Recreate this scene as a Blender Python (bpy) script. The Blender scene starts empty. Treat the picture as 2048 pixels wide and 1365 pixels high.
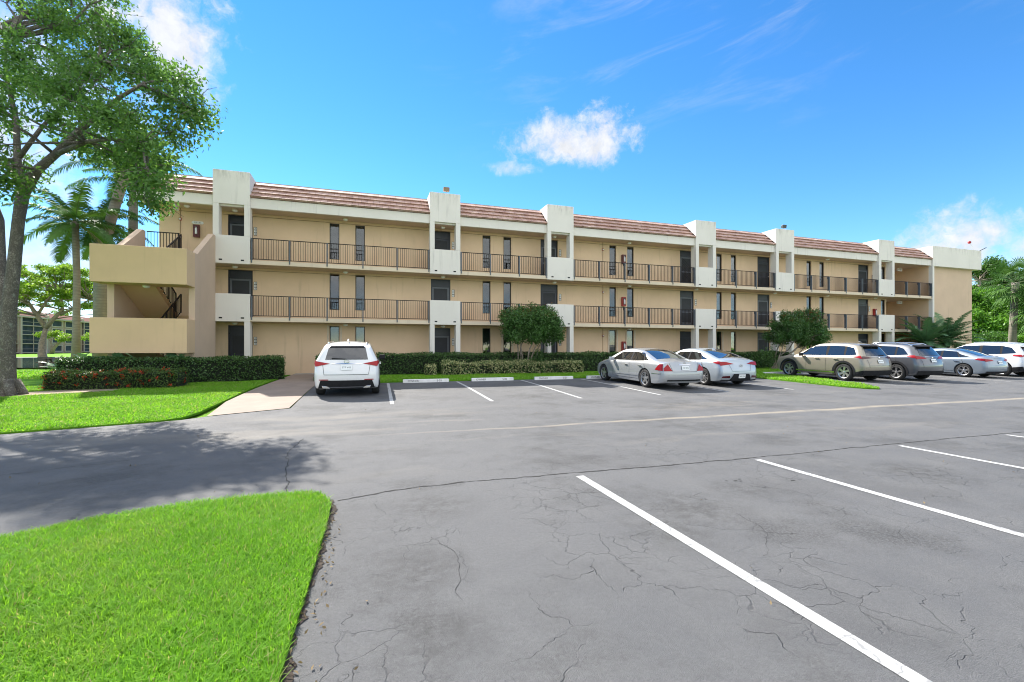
import bpy, bmesh, math, random
import numpy as np
from mathutils import Vector, Matrix

random.seed(7)
RNG = np.random.default_rng(7)
C = bpy.context.scene.collection
SC = bpy.context.scene
ORG = {}          # world origin of every thing and part (things that are not rotated)
PI = math.pi


def thing(name, label, cat, loc=(0, 0, 0), rotz=0.0, group=None):
    o = bpy.data.objects.new(name, None)
    o.empty_display_size = 0.2
    C.objects.link(o)
    o.location = loc
    o.rotation_euler = (0, 0, rotz)
    tag(o, label, cat, group)
    ORG[o.name] = Vector(loc)
    return o


def tag(o, label=None, cat=None, group=None, kind=None):
    if label: o['label'] = label
    if cat: o['category'] = cat
    if group: o['group'] = group
    if kind: o['kind'] = kind
    return o


def link(name, me, m, parent=None, smooth=False):
    o = bpy.data.objects.new(name, me)
    C.objects.link(o)
    for mm in (m if isinstance(m, (list, tuple)) else [m]):
        me.materials.append(mm)
    if parent is not None:
        o.parent = parent
        ORG[o.name] = ORG.get(parent.name, Vector((0, 0, 0)))
    else:
        ORG[o.name] = Vector((0, 0, 0))
    if smooth:
        me.polygons.foreach_set('use_smooth', [True] * len(me.polygons))
    return o


class MB:
    """collects shapes; build() links them as one mesh object"""
    def __init__(s):
        s.v = []; s.f = []; s.mi = []

    def add(s, vs, fs, mi=0):
        b = len(s.v)
        s.v += [tuple(x) for x in vs]
        for f in fs:
            s.f.append(tuple(b + i for i in f)); s.mi.append(mi)

    def box(s, x0, x1, y0, y1, z0, z1, mi=0):
        vs = [(x0, y0, z0), (x1, y0, z0), (x1, y1, z0), (x0, y1, z0), (x0, y0, z1), (x1, y0, z1), (x1, y1, z1), (x0, y1, z1)]
        s.add(vs, [(3, 2, 1, 0), (4, 5, 6, 7), (0, 1, 5, 4), (1, 2, 6, 5), (2, 3, 7, 6), (3, 0, 4, 7)], mi)

    def prism(s, prof, a0, a1, axis='x', mi=0):
        """profile polygon (p,q) extruded along an axis: x -> (y,z), y -> (x,z), z -> (x,y)"""
        def pt(p, a):
            return {'x': (a, p[0], p[1]), 'y': (p[0], a, p[1]), 'z': (p[0], p[1], a)}[axis]
        n = len(prof)
        vs = [pt(p, a0) for p in prof] + [pt(p, a1) for p in prof]
        fs = [tuple(range(n))[::-1], tuple(range(n, 2 * n))]
        for i in range(n):
            j = (i + 1) % n
            fs.append((i, j, n + j, n + i))
        s.add(vs, fs, mi)

    def bar(s, p, q, w, h=None, mi=0):
        """a rectangular bar between two points"""
        p = Vector(p); q = Vector(q); d = (q - p).normalized()
        up = Vector((0, 0, 1)) if abs(d.z) < .95 else Vector((0, 1, 0))
        a = d.cross(up).normalized() * (w / 2); b = a.cross(d).normalized() * ((h or w) / 2)
        vs = [p - a - b, p + a - b, p + a + b, p - a + b, q - a - b, q + a - b, q + a + b, q - a + b]
        s.add(vs, [(3, 2, 1, 0), (4, 5, 6, 7), (0, 1, 5, 4), (1, 2, 6, 5), (2, 3, 7, 6), (3, 0, 4, 7)], mi)

    def tube(s, pts, rad, seg=8, mi=0, cap=True):
        pts = [Vector(p) for p in pts]
        n = len(pts)
        if not isinstance(rad, (list, tuple)): rad = [rad] * n
        vs = []
        ref = Vector((0.31, 0.17, 0.93)).normalized()
        for i, p in enumerate(pts):
            d = (pts[min(i + 1, n - 1)] - pts[max(i - 1, 0)])
            d = d.normalized() if d.length > 1e-9 else Vector((0, 0, 1))
            a = d.cross(ref)
            if a.length < 0.2: a = d.cross(Vector((1, 0, 0)))
            a.normalize(); b = d.cross(a)
            for k in range(seg):
                t = 2 * PI * k / seg
                vs.append(p + (a * math.cos(t) + b * math.sin(t)) * rad[i])
        fs = []
        for i in range(n - 1):
            for k in range(seg):
                k2 = (k + 1) % seg
                fs.append((i * seg + k, i * seg + k2, (i + 1) * seg + k2, (i + 1) * seg + k))
        if cap:
            fs.append(tuple(range(seg))[::-1]); fs.append(tuple((n - 1) * seg + k for k in range(seg)))
        s.add(vs, fs, mi)

    def lathe(s, prof, c=(0, 0, 0), axis='z', seg=24, mi=0, cap=True):
        """(radius, height) profile turned round an axis"""
        n = len(prof); vs = []
        for (r, h) in prof:
            for k in range(seg):
                t = 2 * PI * k / seg
                x, y = r * math.cos(t), r * math.sin(t)
                if axis == 'z': v = (c[0] + x, c[1] + y, c[2] + h)
                elif axis == 'x': v = (c[0] + h, c[1] + x, c[2] + y)
                else: v = (c[0] + x, c[1] + h, c[2] + y)
                vs.append(v)
        fs = []
        for i in range(n - 1):
            for k in range(seg):
                k2 = (k + 1) % seg
                fs.append((i * seg + k, i * seg + k2, (i + 1) * seg + k2, (i + 1) * seg + k))
        if cap:
            fs.append(tuple(range(seg))[::-1]); fs.append(tuple((n - 1) * seg + k for k in range(seg)))
        s.add(vs, fs, mi)

    def build(s, name, m, parent=None, smooth=False, local=False, bevel=0.0, fixn=True):
        off = Vector((0, 0, 0)) if (local or parent is None) else ORG.get(parent.name, Vector((0, 0, 0)))
        me = bpy.data.meshes.new(name)
        me.from_pydata([(v[0] - off.x, v[1] - off.y, v[2] - off.z) for v in s.v], [], s.f)
        me.polygons.foreach_set('material_index', s.mi)
        if fixn:
            bm = bmesh.new(); bm.from_mesh(me)
            bmesh.ops.recalc_face_normals(bm, faces=bm.faces)
            bm.to_mesh(me); bm.free()
        me.update()
        o = link(name, me, m, parent, smooth)
        if bevel:
            bv = o.modifiers.new('b', 'BEVEL'); bv.width = bevel; bv.segments = 2; bv.limit_method = 'ANGLE'
        return o


def np_mesh(name, V, F, m, parent=None, tint=None, smooth=False, off=None):
    """mesh from numpy arrays; F is (n,k) of equal-sided faces"""
    me = bpy.data.meshes.new(name)
    V = np.asarray(V, np.float32).copy()
    if off is None and parent is not None: off = ORG.get(parent.name)
    if off is not None: V -= np.array(off, np.float32)
    n, k = F.shape
    me.vertices.add(len(V)); me.vertices.foreach_set('co', V.ravel())
    me.loops.add(n * k); me.loops.foreach_set('vertex_index', F.astype(np.int32).ravel())
    me.polygons.add(n)
    me.polygons.foreach_set('loop_start', np.arange(0, n * k, k, dtype=np.int32))
    me.update(calc_edges=True)
    if tint is not None:
        a = me.attributes.new('tint', 'FLOAT', 'POINT')
        a.data.foreach_set('value', np.asarray(tint, np.float32))
    return link(name, me, m, parent, smooth)


def unit(v):
    return v / np.maximum(np.linalg.norm(v, axis=1, keepdims=True), 1e-9)


def leaf_arrays(P, L, W, out=None, droop=0.3, rng=RNG):
    """folded rhombic leaves at points P; out = preferred face direction"""
    n = len(P)
    d = unit(rng.normal(size=(n, 3)))
    d[:, 2] -= droop
    if out is not None: d += out * 0.5
    d = unit(d)
    nn = rng.normal(size=(n, 3))
    nn[:, 2] += 0.8
    if out is not None: nn += out * 1.1
    s = unit(np.cross(d, nn))
    up = np.cross(s, d)
    l = (L * rng.uniform(.7, 1.3, n))[:, None]; w = (W * rng.uniform(.75, 1.25, n))[:, None]
    a = P - d * l * .5
    b = P + s * w * .5 + up * w * .18
    c = P + d * l * .5 - up * l * .10
    e = P - s * w * .5 + up * w * .18
    V = np.stack([a, b, c, e], 1).reshape(-1, 3)
    F = np.arange(n * 4).reshape(n, 4)
    tint = np.repeat(rng.random(n), 4)
    return V, F, tint


def join_arr(parts):
    V, F, T, b = [], [], [], 0
    for v, f, t in parts:
        V.append(v); F.append(f + b); T.append(t); b += len(v)
    return np.concatenate(V), np.concatenate(F), np.concatenate(T)


# ---------------------------------------------------------------- node helpers
class NT:
    def __init__(s, tree):
        s.t = tree; s.t.nodes.clear()

    def n(s, typ, **kw):
        x = s.t.nodes.new(typ)
        for k, v in kw.items(): setattr(x, k, v)
        return x

    def set(s, sock, v):
        if isinstance(v, bpy.types.NodeSocket): s.t.links.new(v, sock)
        elif v is not None: sock.default_value = v

    def m(s, op, a, b=None, c=None, clamp=False):
        x = s.n('ShaderNodeMath', operation=op, use_clamp=clamp)
        s.set(x.inputs[0], a); s.set(x.inputs[1], b); s.set(x.inputs[2], c)
        return x.outputs[0]

    def vm(s, op, a, b=None, scale=None):
        x = s.n('ShaderNodeVectorMath', operation=op)
        s.set(x.inputs[0], a); s.set(x.inputs[1], b)
        if scale is not None: s.set(x.inputs['Scale'], scale)
        return x.outputs['Value' if op in ('LENGTH', 'DOT_PRODUCT', 'DISTANCE') else 'Vector']

    def noise(s, vec, scale, detail=3.0, rough=.55, dist=0.0, color=False):
        x = s.n('ShaderNodeTexNoise')
        s.set(x.inputs['Vector'], vec); x.inputs['Scale'].default_value = scale
        x.inputs['Detail'].default_value = detail; x.inputs['Roughness'].default_value = rough
        x.inputs['Distortion'].default_value = dist
        return x.outputs['Color' if color else 'Fac']

    def vor(s, vec, scale, feature='F1'):
        x = s.n('ShaderNodeTexVoronoi', feature=feature)
        s.set(x.inputs['Vector'], vec); x.inputs['Scale'].default_value = scale
        return x.outputs['Distance']

    def map(s, v, a, b, c=0.0, d=1.0, smooth=False):
        x = s.n('ShaderNodeMapRange', clamp=True)
        x.interpolation_type = 'SMOOTHSTEP' if smooth else 'LINEAR'
        s.set(x.inputs[0], v)
        for i, k in enumerate((a, b, c, d)): s.set(x.inputs[1 + i], k)
        return x.outputs[0]

    def mix(s, f, a, b, mode='MIX'):
        x = s.n('ShaderNodeMix', data_type='RGBA', blend_type=mode)
        s.set(x.inputs[0], f)
        for i, v in ((6, a), (7, b)):
            s.set(x.inputs[i], (*v, 1) if isinstance(v, (tuple, list)) and len(v) == 3 else v)
        return x.outputs[2]

    def pos(s): return s.n('ShaderNodeNewGeometry').outputs['Position']

    def obj(s): return s.n('ShaderNodeTexCoord').outputs['Object']

    def attr(s, name='tint'): return s.n('ShaderNodeAttribute', attribute_name=name).outputs['Fac']

    def bump(s, h, strength=.3, dist=.01):
        x = s.n('ShaderNodeBump'); x.inputs['Strength'].default_value = strength
        x.inputs['Distance'].default_value = dist; s.set(x.inputs['Height'], h)
        return x.outputs[0]

    def bsdf(s, col, rough=.8, metallic=0.0, normal=None, **kw):
        b = s.n('ShaderNodeBsdfPrincipled')
        s.set(b.inputs['Base Color'], (*col, 1) if isinstance(col, (tuple, list)) and len(col) == 3 else col)
        s.set(b.inputs['Roughness'], rough); s.set(b.inputs['Metallic'], metallic)
        if normal is not None: s.set(b.inputs['Normal'], normal)
        for k, v in kw.items(): s.set(b.inputs[k.replace('_', ' ')], v)
        return b.outputs[0]

    def out(s, sh):
        o = s.n('ShaderNodeOutputMaterial'); s.t.links.new(sh, o.inputs['Surface'])


def newmat(name):
    m = bpy.data.materials.new(name); m.use_nodes = True
    return m, NT(m.node_tree)


def simple(name, col, rough=.7, var=.12, vscale=4.0, metallic=0.0, bump=0.0, bscale=60.0, use='pos', **kw):
    m, t = newmat(name)
    p = t.pos() if use == 'pos' else t.obj()
    f = t.map(t.noise(p, vscale, 4), .3, .7)
    a = tuple(c * (1 - var) for c in col); b = tuple(min(1, c * (1 + var)) for c in col)
    nm = t.bump(t.noise(p, bscale, 3), bump, .01) if bump else None
    t.out(t.bsdf(t.mix(f, a, b), rough, metallic, nm, **kw))
    return m


def leafmat(name, dark, light, trans=.35, rough=.45, extra=None, hue=None):
    """leaf: diffuse + light passing through, colour varies leaf by leaf"""
    m, t = newmat(name)
    f = t.attr()
    n = t.noise(t.pos(), 1.3, 2)
    g = t.m('ADD', t.m('MULTIPLY', f, .7), t.m('MULTIPLY', n, .5), clamp=True)
    col = t.mix(g, dark, light)
    if extra:
        ecol, thr = extra
        col = t.mix(t.m('GREATER_THAN', f, thr), col, ecol)
    if name == 'grass_blade':   # thinner, yellowing patches
        pt = t.map(t.noise(t.pos(), .85, 5, .65), .50, .72, 0, .5)
        col = t.mix(pt, col, (.33, .43, .07))
    sh = t.bsdf(col, rough, Specular_IOR_Level=.35)
    tr = t.n('ShaderNodeBsdfTranslucent')
    t.set(tr.inputs[0], t.mix(.5, col, t.mix(1.0, col, (1.0, 1.0, .35), 'MULTIPLY')))
    mx = t.n('ShaderNodeMixShader'); mx.inputs[0].default_value = trans
    t.t.links.new(sh, mx.inputs[1]); t.t.links.new(tr.outputs[0], mx.inputs[2])
    t.out(mx.outputs[0])
    return m


def smoothstep(a, b, x):
    t = min(1, max(0, (x - a) / (b - a)))
    return t * t * (3 - 2 * t)


def zg(n):
    """height of the ground: it rises slightly towards the building"""
    return .15 * smoothstep(9, 18.5, n) + .04 * smoothstep(19, 25, n) - .19 * smoothstep(31, 40, n)
# ---------------------------------------------------------------- materials
def stucco(name, col, var=.06, stain=0.0, mould=False):
    m, t = newmat(name)
    p = t.pos()
    f = t.map(t.noise(p, .8, 5), .3, .7)
    a = tuple(c * (1 - var) for c in col); b = tuple(min(1, c * (1 + var)) for c in col)
    c = t.mix(f, a, b)
    if stain:
        # rain streaks and grime running down from the tops of the walls
        q = t.vm('MULTIPLY', p, (5.0, 5.0, .35))
        s = t.map(t.noise(q, 1.0, 5, .6), .56, .74)
        s = t.m('MULTIPLY', s, t.map(t.noise(p, .5, 3), .42, .62))
        c = t.mix(t.m('MULTIPLY', s, stain), c, tuple(x * .45 for x in col))
    if mould:
        # black mould creeping down from the parapet caps
        sz = t.n('ShaderNodeSeparateXYZ'); t.set(sz.inputs[0], p)
        mk = t.m('MULTIPLY', t.map(sz.outputs[2], 9.35, 10.0), t.map(t.noise(t.vm('MULTIPLY', p, (4.5, 4.5, .8)), 1.3, 6, .7), .48, .70))
        c = t.mix(t.m('MULTIPLY', mk, .5), c, (.16, .15, .135))
    h = t.m('ADD', t.noise(p, 90, 3), t.m('MULTIPLY', t.noise(p, 25, 2), .6))
    t.out(t.bsdf(c, .9, normal=t.bump(h, .25, .008), Specular_IOR_Level=.2))
    return m


M = {}
M['tan'] = stucco('tan_stucco', (.73, .53, .355), .06, .45)
M['white'] = stucco('off_white_stucco', (.77, .72, .66), .04, .5, True)
M['cream'] = stucco('cream_trim', (.70, .58, .44), .05, .5)
M['stair'] = stucco('sand_stucco', (.72, .51, .31), .05, .2)
M['pink'] = stucco('pale_sand_stucco', (.64, .47, .34), .05, .25)
M['ceil'] = stucco('ceiling_paint', (.58, .45, .33), .05, .1)
M['rail'] = simple('dark_bronze_rail', (.020, .017, .017), .6, Specular_IOR_Level=.25)
M['post'] = simple('blue_grey_steel', (.09, .105, .125), .45)
M['frame'] = simple('dark_bronze_frame', (.03, .025, .022), .45)
M['doorframe'] = simple('grey_screen_frame', (.10, .11, .13), .45)
M['beige_frame'] = simple('beige_frame', (.62, .50, .38), .6)
M['door'] = simple('navy_door', (.018, .022, .035), .4)
M['screen'] = simple('dark_insect_screen', (.02, .022, .028), .6, bump=.2, bscale=300)
M['black'] = simple('black_opening', (.006, .006, .007), .7)
M['concrete'] = simple('pale_concrete', (.42, .39, .34), .9, .12, 2.0, bump=.2)
M['lampwhite'] = simple('white_lamp_glass', (.75, .74, .70), .3)
M['red'] = simple('red_enamel', (.35, .02, .02), .4)
M['darkred'] = simple('maroon_enamel', (.10, .016, .018), .4)
M['signwhite'] = simple('white_sign_face', (.78, .78, .76), .5)
M['signblack'] = simple('dark_sign_face', (.05, .045, .04), .5)
M['ext'] = simple('white_extinguisher_label', (.8, .8, .8), .4)
M['conduit'] = simple('painted_conduit', (.30, .20, .12), .6)
M['steel'] = simple('galvanised_steel', (.45, .46, .47), .4, metallic=.8)
M['darksteel'] = simple('dark_steel', (.05, .05, .05), .5)
M['wood'] = simple('weathered_wood', (.10, .07, .05), .8, .3, 12)
M['bark'] = None


def barkmat(name, a, b, scale=17.0):
    m, t = newmat(name)
    p = t.vm('MULTIPLY', t.pos(), (1, 1, .35))
    v = t.vor(t.vm('ADD', p, t.vm('SCALE', t.noise(t.pos(), 7, 4, color=True), scale=.35)), scale, 'DISTANCE_TO_EDGE')
    f = t.map(v, .0, .30)
    n = t.map(t.noise(t.pos(), 3.0, 5), .35, .65)
    c = t.mix(n, a, b)
    c = t.mix(f, tuple(x * .5 for x in a), c)
    c = t.mix(t.map(t.noise(t.pos(), 5, 4), .60, .72, 0, .8), c, (.33, .36, .30))
    t.out(t.bsdf(c, .95, normal=t.bump(t.m('ADD', f, t.noise(t.pos(), 40, 3)), .8, .03)))
    return m


M['bark'] = barkmat('grey_fissured_bark', (.21, .18, .155), (.36, .32, .27))
M['bark2'] = simple('pale_smooth_bark', (.26, .21, .16), .9, .3, 8, bump=.5, bscale=30)


def palmbark(name, a):
    m, t = newmat(name)
    p = t.pos()
    z = t.n('ShaderNodeSeparateXYZ'); t.set(z.inputs[0], p)
    w = t.m('SINE', t.m('MULTIPLY', t.m('ADD', z.outputs[2], t.m('MULTIPLY', t.noise(p, 3, 2), .15)), 38.0))
    f = t.map(w, -.9, -.3)
    c = t.mix(t.map(t.noise(p, 4, 5), .3, .7), tuple(x * .7 for x in a), a)
    c = t.mix(f, tuple(x * .72 for x in a), c)
    t.out(t.bsdf(c, .9, normal=t.bump(f, .25, .01)))
    return m


M['palmbark'] = palmbark('ringed_palm_bark', (.27, .235, .19))
M['cycbark'] = simple('shaggy_dark_bark', (.05, .035, .025), 1, .4, 14, bump=1, bscale=40)
M['twig'] = simple('grey_twigs', (.30, .24, .19), .9, .25, 10)
M['shadecore'] = simple('hedge_shade_core', (.012, .018, .008), 1)  # near-black, painted as the shade inside the hedges
M['leaf_big'] = leafmat('broad_tree_leaf', (.05, .125, .03), (.17, .33, .07), .5)
M['leaf_hedge'] = leafmat('clipped_hedge_leaf', (.02, .055, .015), (.11, .21, .055), .25, .4)
M['leaf_ixora'] = leafmat('ixora_leaf', (.025, .055, .015), (.12, .20, .045), .3)
M['flower'] = leafmat('orange_red_petal', (.45, .03, .01), (.65, .09, .03), .3)
M['leaf_var'] = leafmat('variegated_leaf', (.05, .12, .025), (.10, .20, .05), .3, extra=((.60, .58, .30), .45))
M['leaf_bush'] = leafmat('glossy_bush_leaf', (.03, .075, .022), (.12, .25, .06), .3, .35)
M['leaf_tip'] = leafmat('reddish_new_leaf', (.16, .06, .03), (.30, .16, .05), .3)
M['leaf_poin'] = leafmat('feathery_leaf', (.09, .20, .02), (.28, .44, .05), .55)
M['leaf_far'] = leafmat('far_bushy_leaf', (.05, .14, .018), (.19, .40, .045), .5)
M['leaf_dark'] = leafmat('dark_far_leaf', (.025, .07, .018), (.10, .22, .04), .4)
M['frond'] = leafmat('palm_frond', (.03, .085, .018), (.10, .21, .04), .18, .7)
M['frond_dry'] = leafmat('dry_frond', (.20, .16, .09), (.34, .27, .15), .2)
M['cycad'] = leafmat('cycad_frond', (.045, .12, .06), (.15, .29, .13), .25, .5)
M['grass'] = leafmat('grass_blade', (.10, .28, .015), (.28, .54, .04), .5, .55, extra=((.42, .40, .17), .945))
M['litter'] = leafmat('dry_leaf', (.12, .085, .045), (.28, .21, .12), .2, .9)


def turf(name, a, b):
    m, t = newmat(name)
    p = t.pos()
    f = t.map(t.noise(p, 1.2, 6, .65), .3, .7)
    g = t.noise(p, 45, 4)
    c = t.mix(t.m('MULTIPLY', t.m('ADD', f, g), .55, clamp=True), a, b)
    t.out(t.bsdf(c, .95, normal=t.bump(t.noise(p, 60, 4), .9, .04), Specular_IOR_Level=.1))
    return m


M['turf'] = turf('lawn_thatch', (.05, .15, .008), (.14, .32, .018))
M['field'] = turf('open_grass', (.09, .22, .015), (.19, .36, .03))
M['soil'] = simple('dark_soil', (.035, .025, .018), 1, .5, 9, bump=.8, bscale=40)
M['paint'] = None


def asphalt():
    m, t = newmat('sealed_asphalt')
    p = t.pos()
    sx = t.n('ShaderNodeSeparateXYZ'); t.set(sx.inputs[0], p)
    X, Y = sx.outputs[0], sx.outputs[1]
    big = t.map(t.noise(p, .22, 4, .6), .3, .7)
    mid = t.map(t.noise(p, 1.6, 5, .65), .3, .7)
    grain = t.noise(p, 160, 2, .8)
    grit = t.noise(p, 45, 3, .7)
    c = t.mix(big, (.122, .123, .126), (.160, .160, .162))
    c = t.mix(t.m('MULTIPLY', mid, .45), c, (.225, .222, .216))
    blot = t.map(t.noise(p, .42, 6, .72), .50, .62)
    c = t.mix(t.m('MULTIPLY', blot, .35), c, (.075, .074, .074))
    stone = t.map(t.noise(p, 38, 2, .9), .35, .65)
    c = t.mix(t.m('MULTIPLY', stone, .28), c, (.05, .05, .05))
    # worn patches: the sealer has gone and the stone shows
    worn = t.m('MULTIPLY', t.map(t.noise(p, .55, 5, .7), .52, .64), t.map(grit, .35, .62))
    c = t.mix(t.m('MULTIPLY', worn, .75), c, (.05, .048, .044))
    speck = t.map(t.noise(p, 85, 2, .9), .62, .72)
    c = t.mix(t.m('MULTIPLY', speck, .6), c, (.24, .23, .21))
    c = t.mix(t.m('MULTIPLY', t.map(grain, .35, .65), .45), c, (.03, .03, .033))
    # oil and tyre grime in the stalls
    gr = None
    for (gx, gy, r_) in ((.65, 4.45, .42), (.35, 3.2, .36), (.40, 2.4, .3), (3.0, 3.6, .55), (2.45, 3.25, .42), (3.9, 3.95, .35), (6.6, 3.8, .5), (9.5, 4.0, .6), (2.2, 15.6, .6), (5.0, 15.8, .6), (7.7, 15.5, .6), (26.2, 15, .8)):
        dd = t.vm('DISTANCE', t.vm('MULTIPLY', p, (1, 1, 0)), (gx, gy, 0))
        g1 = t.map(t.m('DIVIDE', dd, r_), 1.3, .2)
        gr = g1 if gr is None else t.m('MAXIMUM', gr, g1)
    gr = t.m('MULTIPLY', gr, t.map(t.noise(p, 7, 5, .75), .38, .62))
    c = t.mix(t.m('MULTIPLY', gr, .62), c, (.048, .046, .043))
    # long pale scuffs of dust along the lane
    q = t.vm('MULTIPLY', t.vm('ADD', p, t.vm('SCALE', t.noise(p, .6, 3, color=True), scale=.9)), (.12, .8, 1))
    dust = t.m('MULTIPLY', t.map(t.noise(q, 1.3, 5, .6), .54, .72), t.map(Y, 5.2, 6.5))
    dust = t.m('MULTIPLY', dust, t.map(Y, 12.5, 10.5))
    c = t.mix(t.m('MULTIPLY', dust, .5), c, (.22, .20, .17))
    # the beige run of silt in the shallow gutter of the lane
    wob = t.m('MULTIPLY', t.m('SUBTRACT', t.noise(t.vm('MULTIPLY', p, (.5, 0, 0)), 1.0, 3), .5), .5)
    dist = t.m('ABSOLUTE', t.m('SUBTRACT', t.m('ADD', Y, wob), 8.35))
    wid = t.map(X, 0.0, 12.0, .05, .13)
    run = t.m('MULTIPLY', t.map(t.m('DIVIDE', dist, wid), 1.4, .3), t.map(X, -.5, 5.0, 0.0, .75))
    run = t.m('MULTIPLY', run, t.map(t.noise(p, 2.2, 4), .25, .5))
    c = t.mix(run, c, (.31, .27, .21))
    # crazing
    warp = t.vm('ADD', p, t.vm('SCALE', t.vm('SUBTRACT', t.noise(p, 3.0, 3, .6, color=True), (.5, .5, .5)), scale=.42))
    warp = t.vm('MULTIPLY', warp, (1, 1, 0))
    d1 = t.vor(warp, 1.25, 'DISTANCE_TO_EDGE')
    fade = t.map(t.noise(p, 1.7, 5), .49, .60)
    k1 = t.m('MULTIPLY', t.map(d1, .0036, .0006, 0, .75), fade)
    d2 = t.vor(warp, 3.3, 'DISTANCE_TO_EDGE')
    k2 = t.m('MULTIPLY', t.map(d2, .016, .004), t.map(t.noise(p, .75, 4), .47, .60))
    near = t.map(Y, 9.0, 5.0, .25, 1.0)
    k = t.m('MULTIPLY', t.m('MAXIMUM', k1, t.m('MULTIPLY', k2, .55)), near)
    c = t.mix(t.m('MULTIPLY', k, .62), c, (.018, .018, .018))
    h = t.m('SUBTRACT', t.m('ADD', grain, t.m('MULTIPLY', grit, .45)), t.m('MULTIPLY', k, 1.5))
    t.out(t.bsdf(c, t.map(mid, 0, 1, .72, .9), normal=t.bump(h, .8, .012), Specular_IOR_Level=.3))
    return m


M['asphalt'] = asphalt()


def roadpaint():
    m, t = newmat('worn_white_paint')
    p = t.pos()
    w = t.map(t.noise(p, 14, 6, .85), .50, .64)
    warp = t.vm('MULTIPLY', t.vm('ADD', p, t.vm('SCALE', t.noise(p, 3, 4, color=True), scale=.5)), (1, 1, 0))
    k = t.map(t.vor(warp, 2.2, 'DISTANCE_TO_EDGE'), .02, .006)
    f = t.m('MAXIMUM', t.m('MULTIPLY', w, .6), t.m('MULTIPLY', k, .7))
    t.out(t.bsdf(t.mix(f, (.43, .43, .42), (.14, .14, .14)), .7, normal=t.bump(t.noise(p, 90, 3), .4, .01)))
    return m


M['paint'] = roadpaint()
M['stopwhite'] = simple('scuffed_white_concrete', (.74, .73, .71), .85, .10, 5, bump=.3)
M['crack'] = simple('crack_dirt', (.026, .025, .024), 1, .3, 20)
M['walk'] = simple('tinted_concrete', (.265, .205, .165), .9, .10, 1.5, bump=.25, bscale=90)


def tilemat():
    m, t = newmat('terracotta_roof_tile')
    p = t.pos()
    sx = t.n('ShaderNodeSeparateXYZ'); t.set(sx.inputs[0], p)
    row = t.m('FLOOR', t.m('DIVIDE', t.m('SUBTRACT', sx.outputs[2], 8.86), .28))
    uu = t.m('ADD', t.m('DIVIDE', sx.outputs[0], .30), t.m('MULTIPLY', row, .5))
    cell = t.n('ShaderNodeCombineXYZ'); t.set(cell.inputs[0], t.m('FLOOR', uu)); t.set(cell.inputs[1], row)
    wn = t.n('ShaderNodeTexWhiteNoise', noise_dimensions='3D'); t.set(wn.inputs['Vector'], cell.outputs[0])
    fr = t.m('FRACT', uu)
    joint = t.m('MAXIMUM', t.map(fr, .05, .0), t.map(fr, .95, 1.0))
    c = t.mix(wn.outputs['Value'], (.38, .22, .175), (.50, .32, .26))
    c = t.mix(t.map(t.noise(t.vm('MULTIPLY', p, (1, 3, 3)), 1.5, 5, .7), .5, .72), c, (.70, .55, .48))
    c = t.mix(t.map(t.noise(p, 2.5, 4), .58, .75), c, (.22, .11, .09))
    c = t.mix(t.m('MULTIPLY', joint, .6), c, (.07, .04, .035))
    t.out(t.bsdf(c, .75, normal=t.bump(t.m('SUBTRACT', t.noise(p, 50, 3), t.m('MULTIPLY', joint, 2)), .4, .01)))
    return m


M['tile'] = tilemat()


def glassmat(name, tint=(.50, .55, .55), refl=.55):
    m, t = newmat(name)
    tr = t.n('ShaderNodeBsdfTransparent'); tr.inputs[0].default_value = (*tint, 1)
    gl = t.n('ShaderNodeBsdfGlossy'); gl.inputs['Roughness'].default_value = .015
    nm = t.bump(t.noise(t.pos(), 1.1, 1), .12, .05)
    t.set(gl.inputs['Normal'], nm)
    fr = t.n('ShaderNodeFresnel'); fr.inputs[0].default_value = 1.75
    mx = t.n('ShaderNodeMixShader')
    t.set(mx.inputs[0], t.m('MULTIPLY', t.m('ADD', fr.outputs[0], .10), refl, clamp=True))
    t.t.links.new(tr.outputs[0], mx.inputs[1]); t.t.links.new(gl.outputs[0], mx.inputs[2])
    t.out(mx.outputs[0])
    return m


M['glass'] = glassmat('window_glass')
M['blind'] = simple('pale_window_blind', (.50, .49, .45), .8, .05, 2)
M['teal'] = simple('teal_reflection', (.10, .36, .36), .7, .25, 3)  # teal of the tinted, reflecting windows, painted onto their blinds
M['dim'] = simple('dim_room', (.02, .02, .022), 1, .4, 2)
M['water'] = None
_m, _t = newmat('lake_water')
_p = _t.vm('MULTIPLY', _t.pos(), (.5, 2.2, 1))
_t.out(_t.bsdf((.03, .055, .035), .06, normal=_t.bump(_t.noise(_p, .8, 4), .05, .03), Specular_IOR_Level=.6))
M['water'] = _m

# ---------------------------------------------------------------- camera, sun, sky
F_PX = 905.0
YAW = math.radians(18.056)
cam = bpy.data.objects.new('camera', bpy.data.cameras.new('camera'))
C.objects.link(cam)
cam.location = (0, 0, 1.55)
cam.rotation_euler = (PI / 2, 0, -YAW)
cam.data.sensor_width = 36.0
cam.data.lens = F_PX / 2048 * 36
cam.data.shift_y = 13.5 / 2048
cam.data.clip_end = 3000
cam.data.clip_start = .05
SC.camera = cam

SUN = Vector((-.42, 1.0, 1.0)).normalized()      # towards the sun: high behind the building, to its left
sun = bpy.data.objects.new('sun', bpy.data.lights.new('sun', 'SUN'))
C.objects.link(sun)
sun.rotation_euler = SUN.to_track_quat('Z', 'Y').to_euler()
sun.location = (0, 0, 60)
sun.data.energy = 3.7
sun.data.angle = math.radians(.53)
sun.data.color = (1.0, .95, .87)

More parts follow.
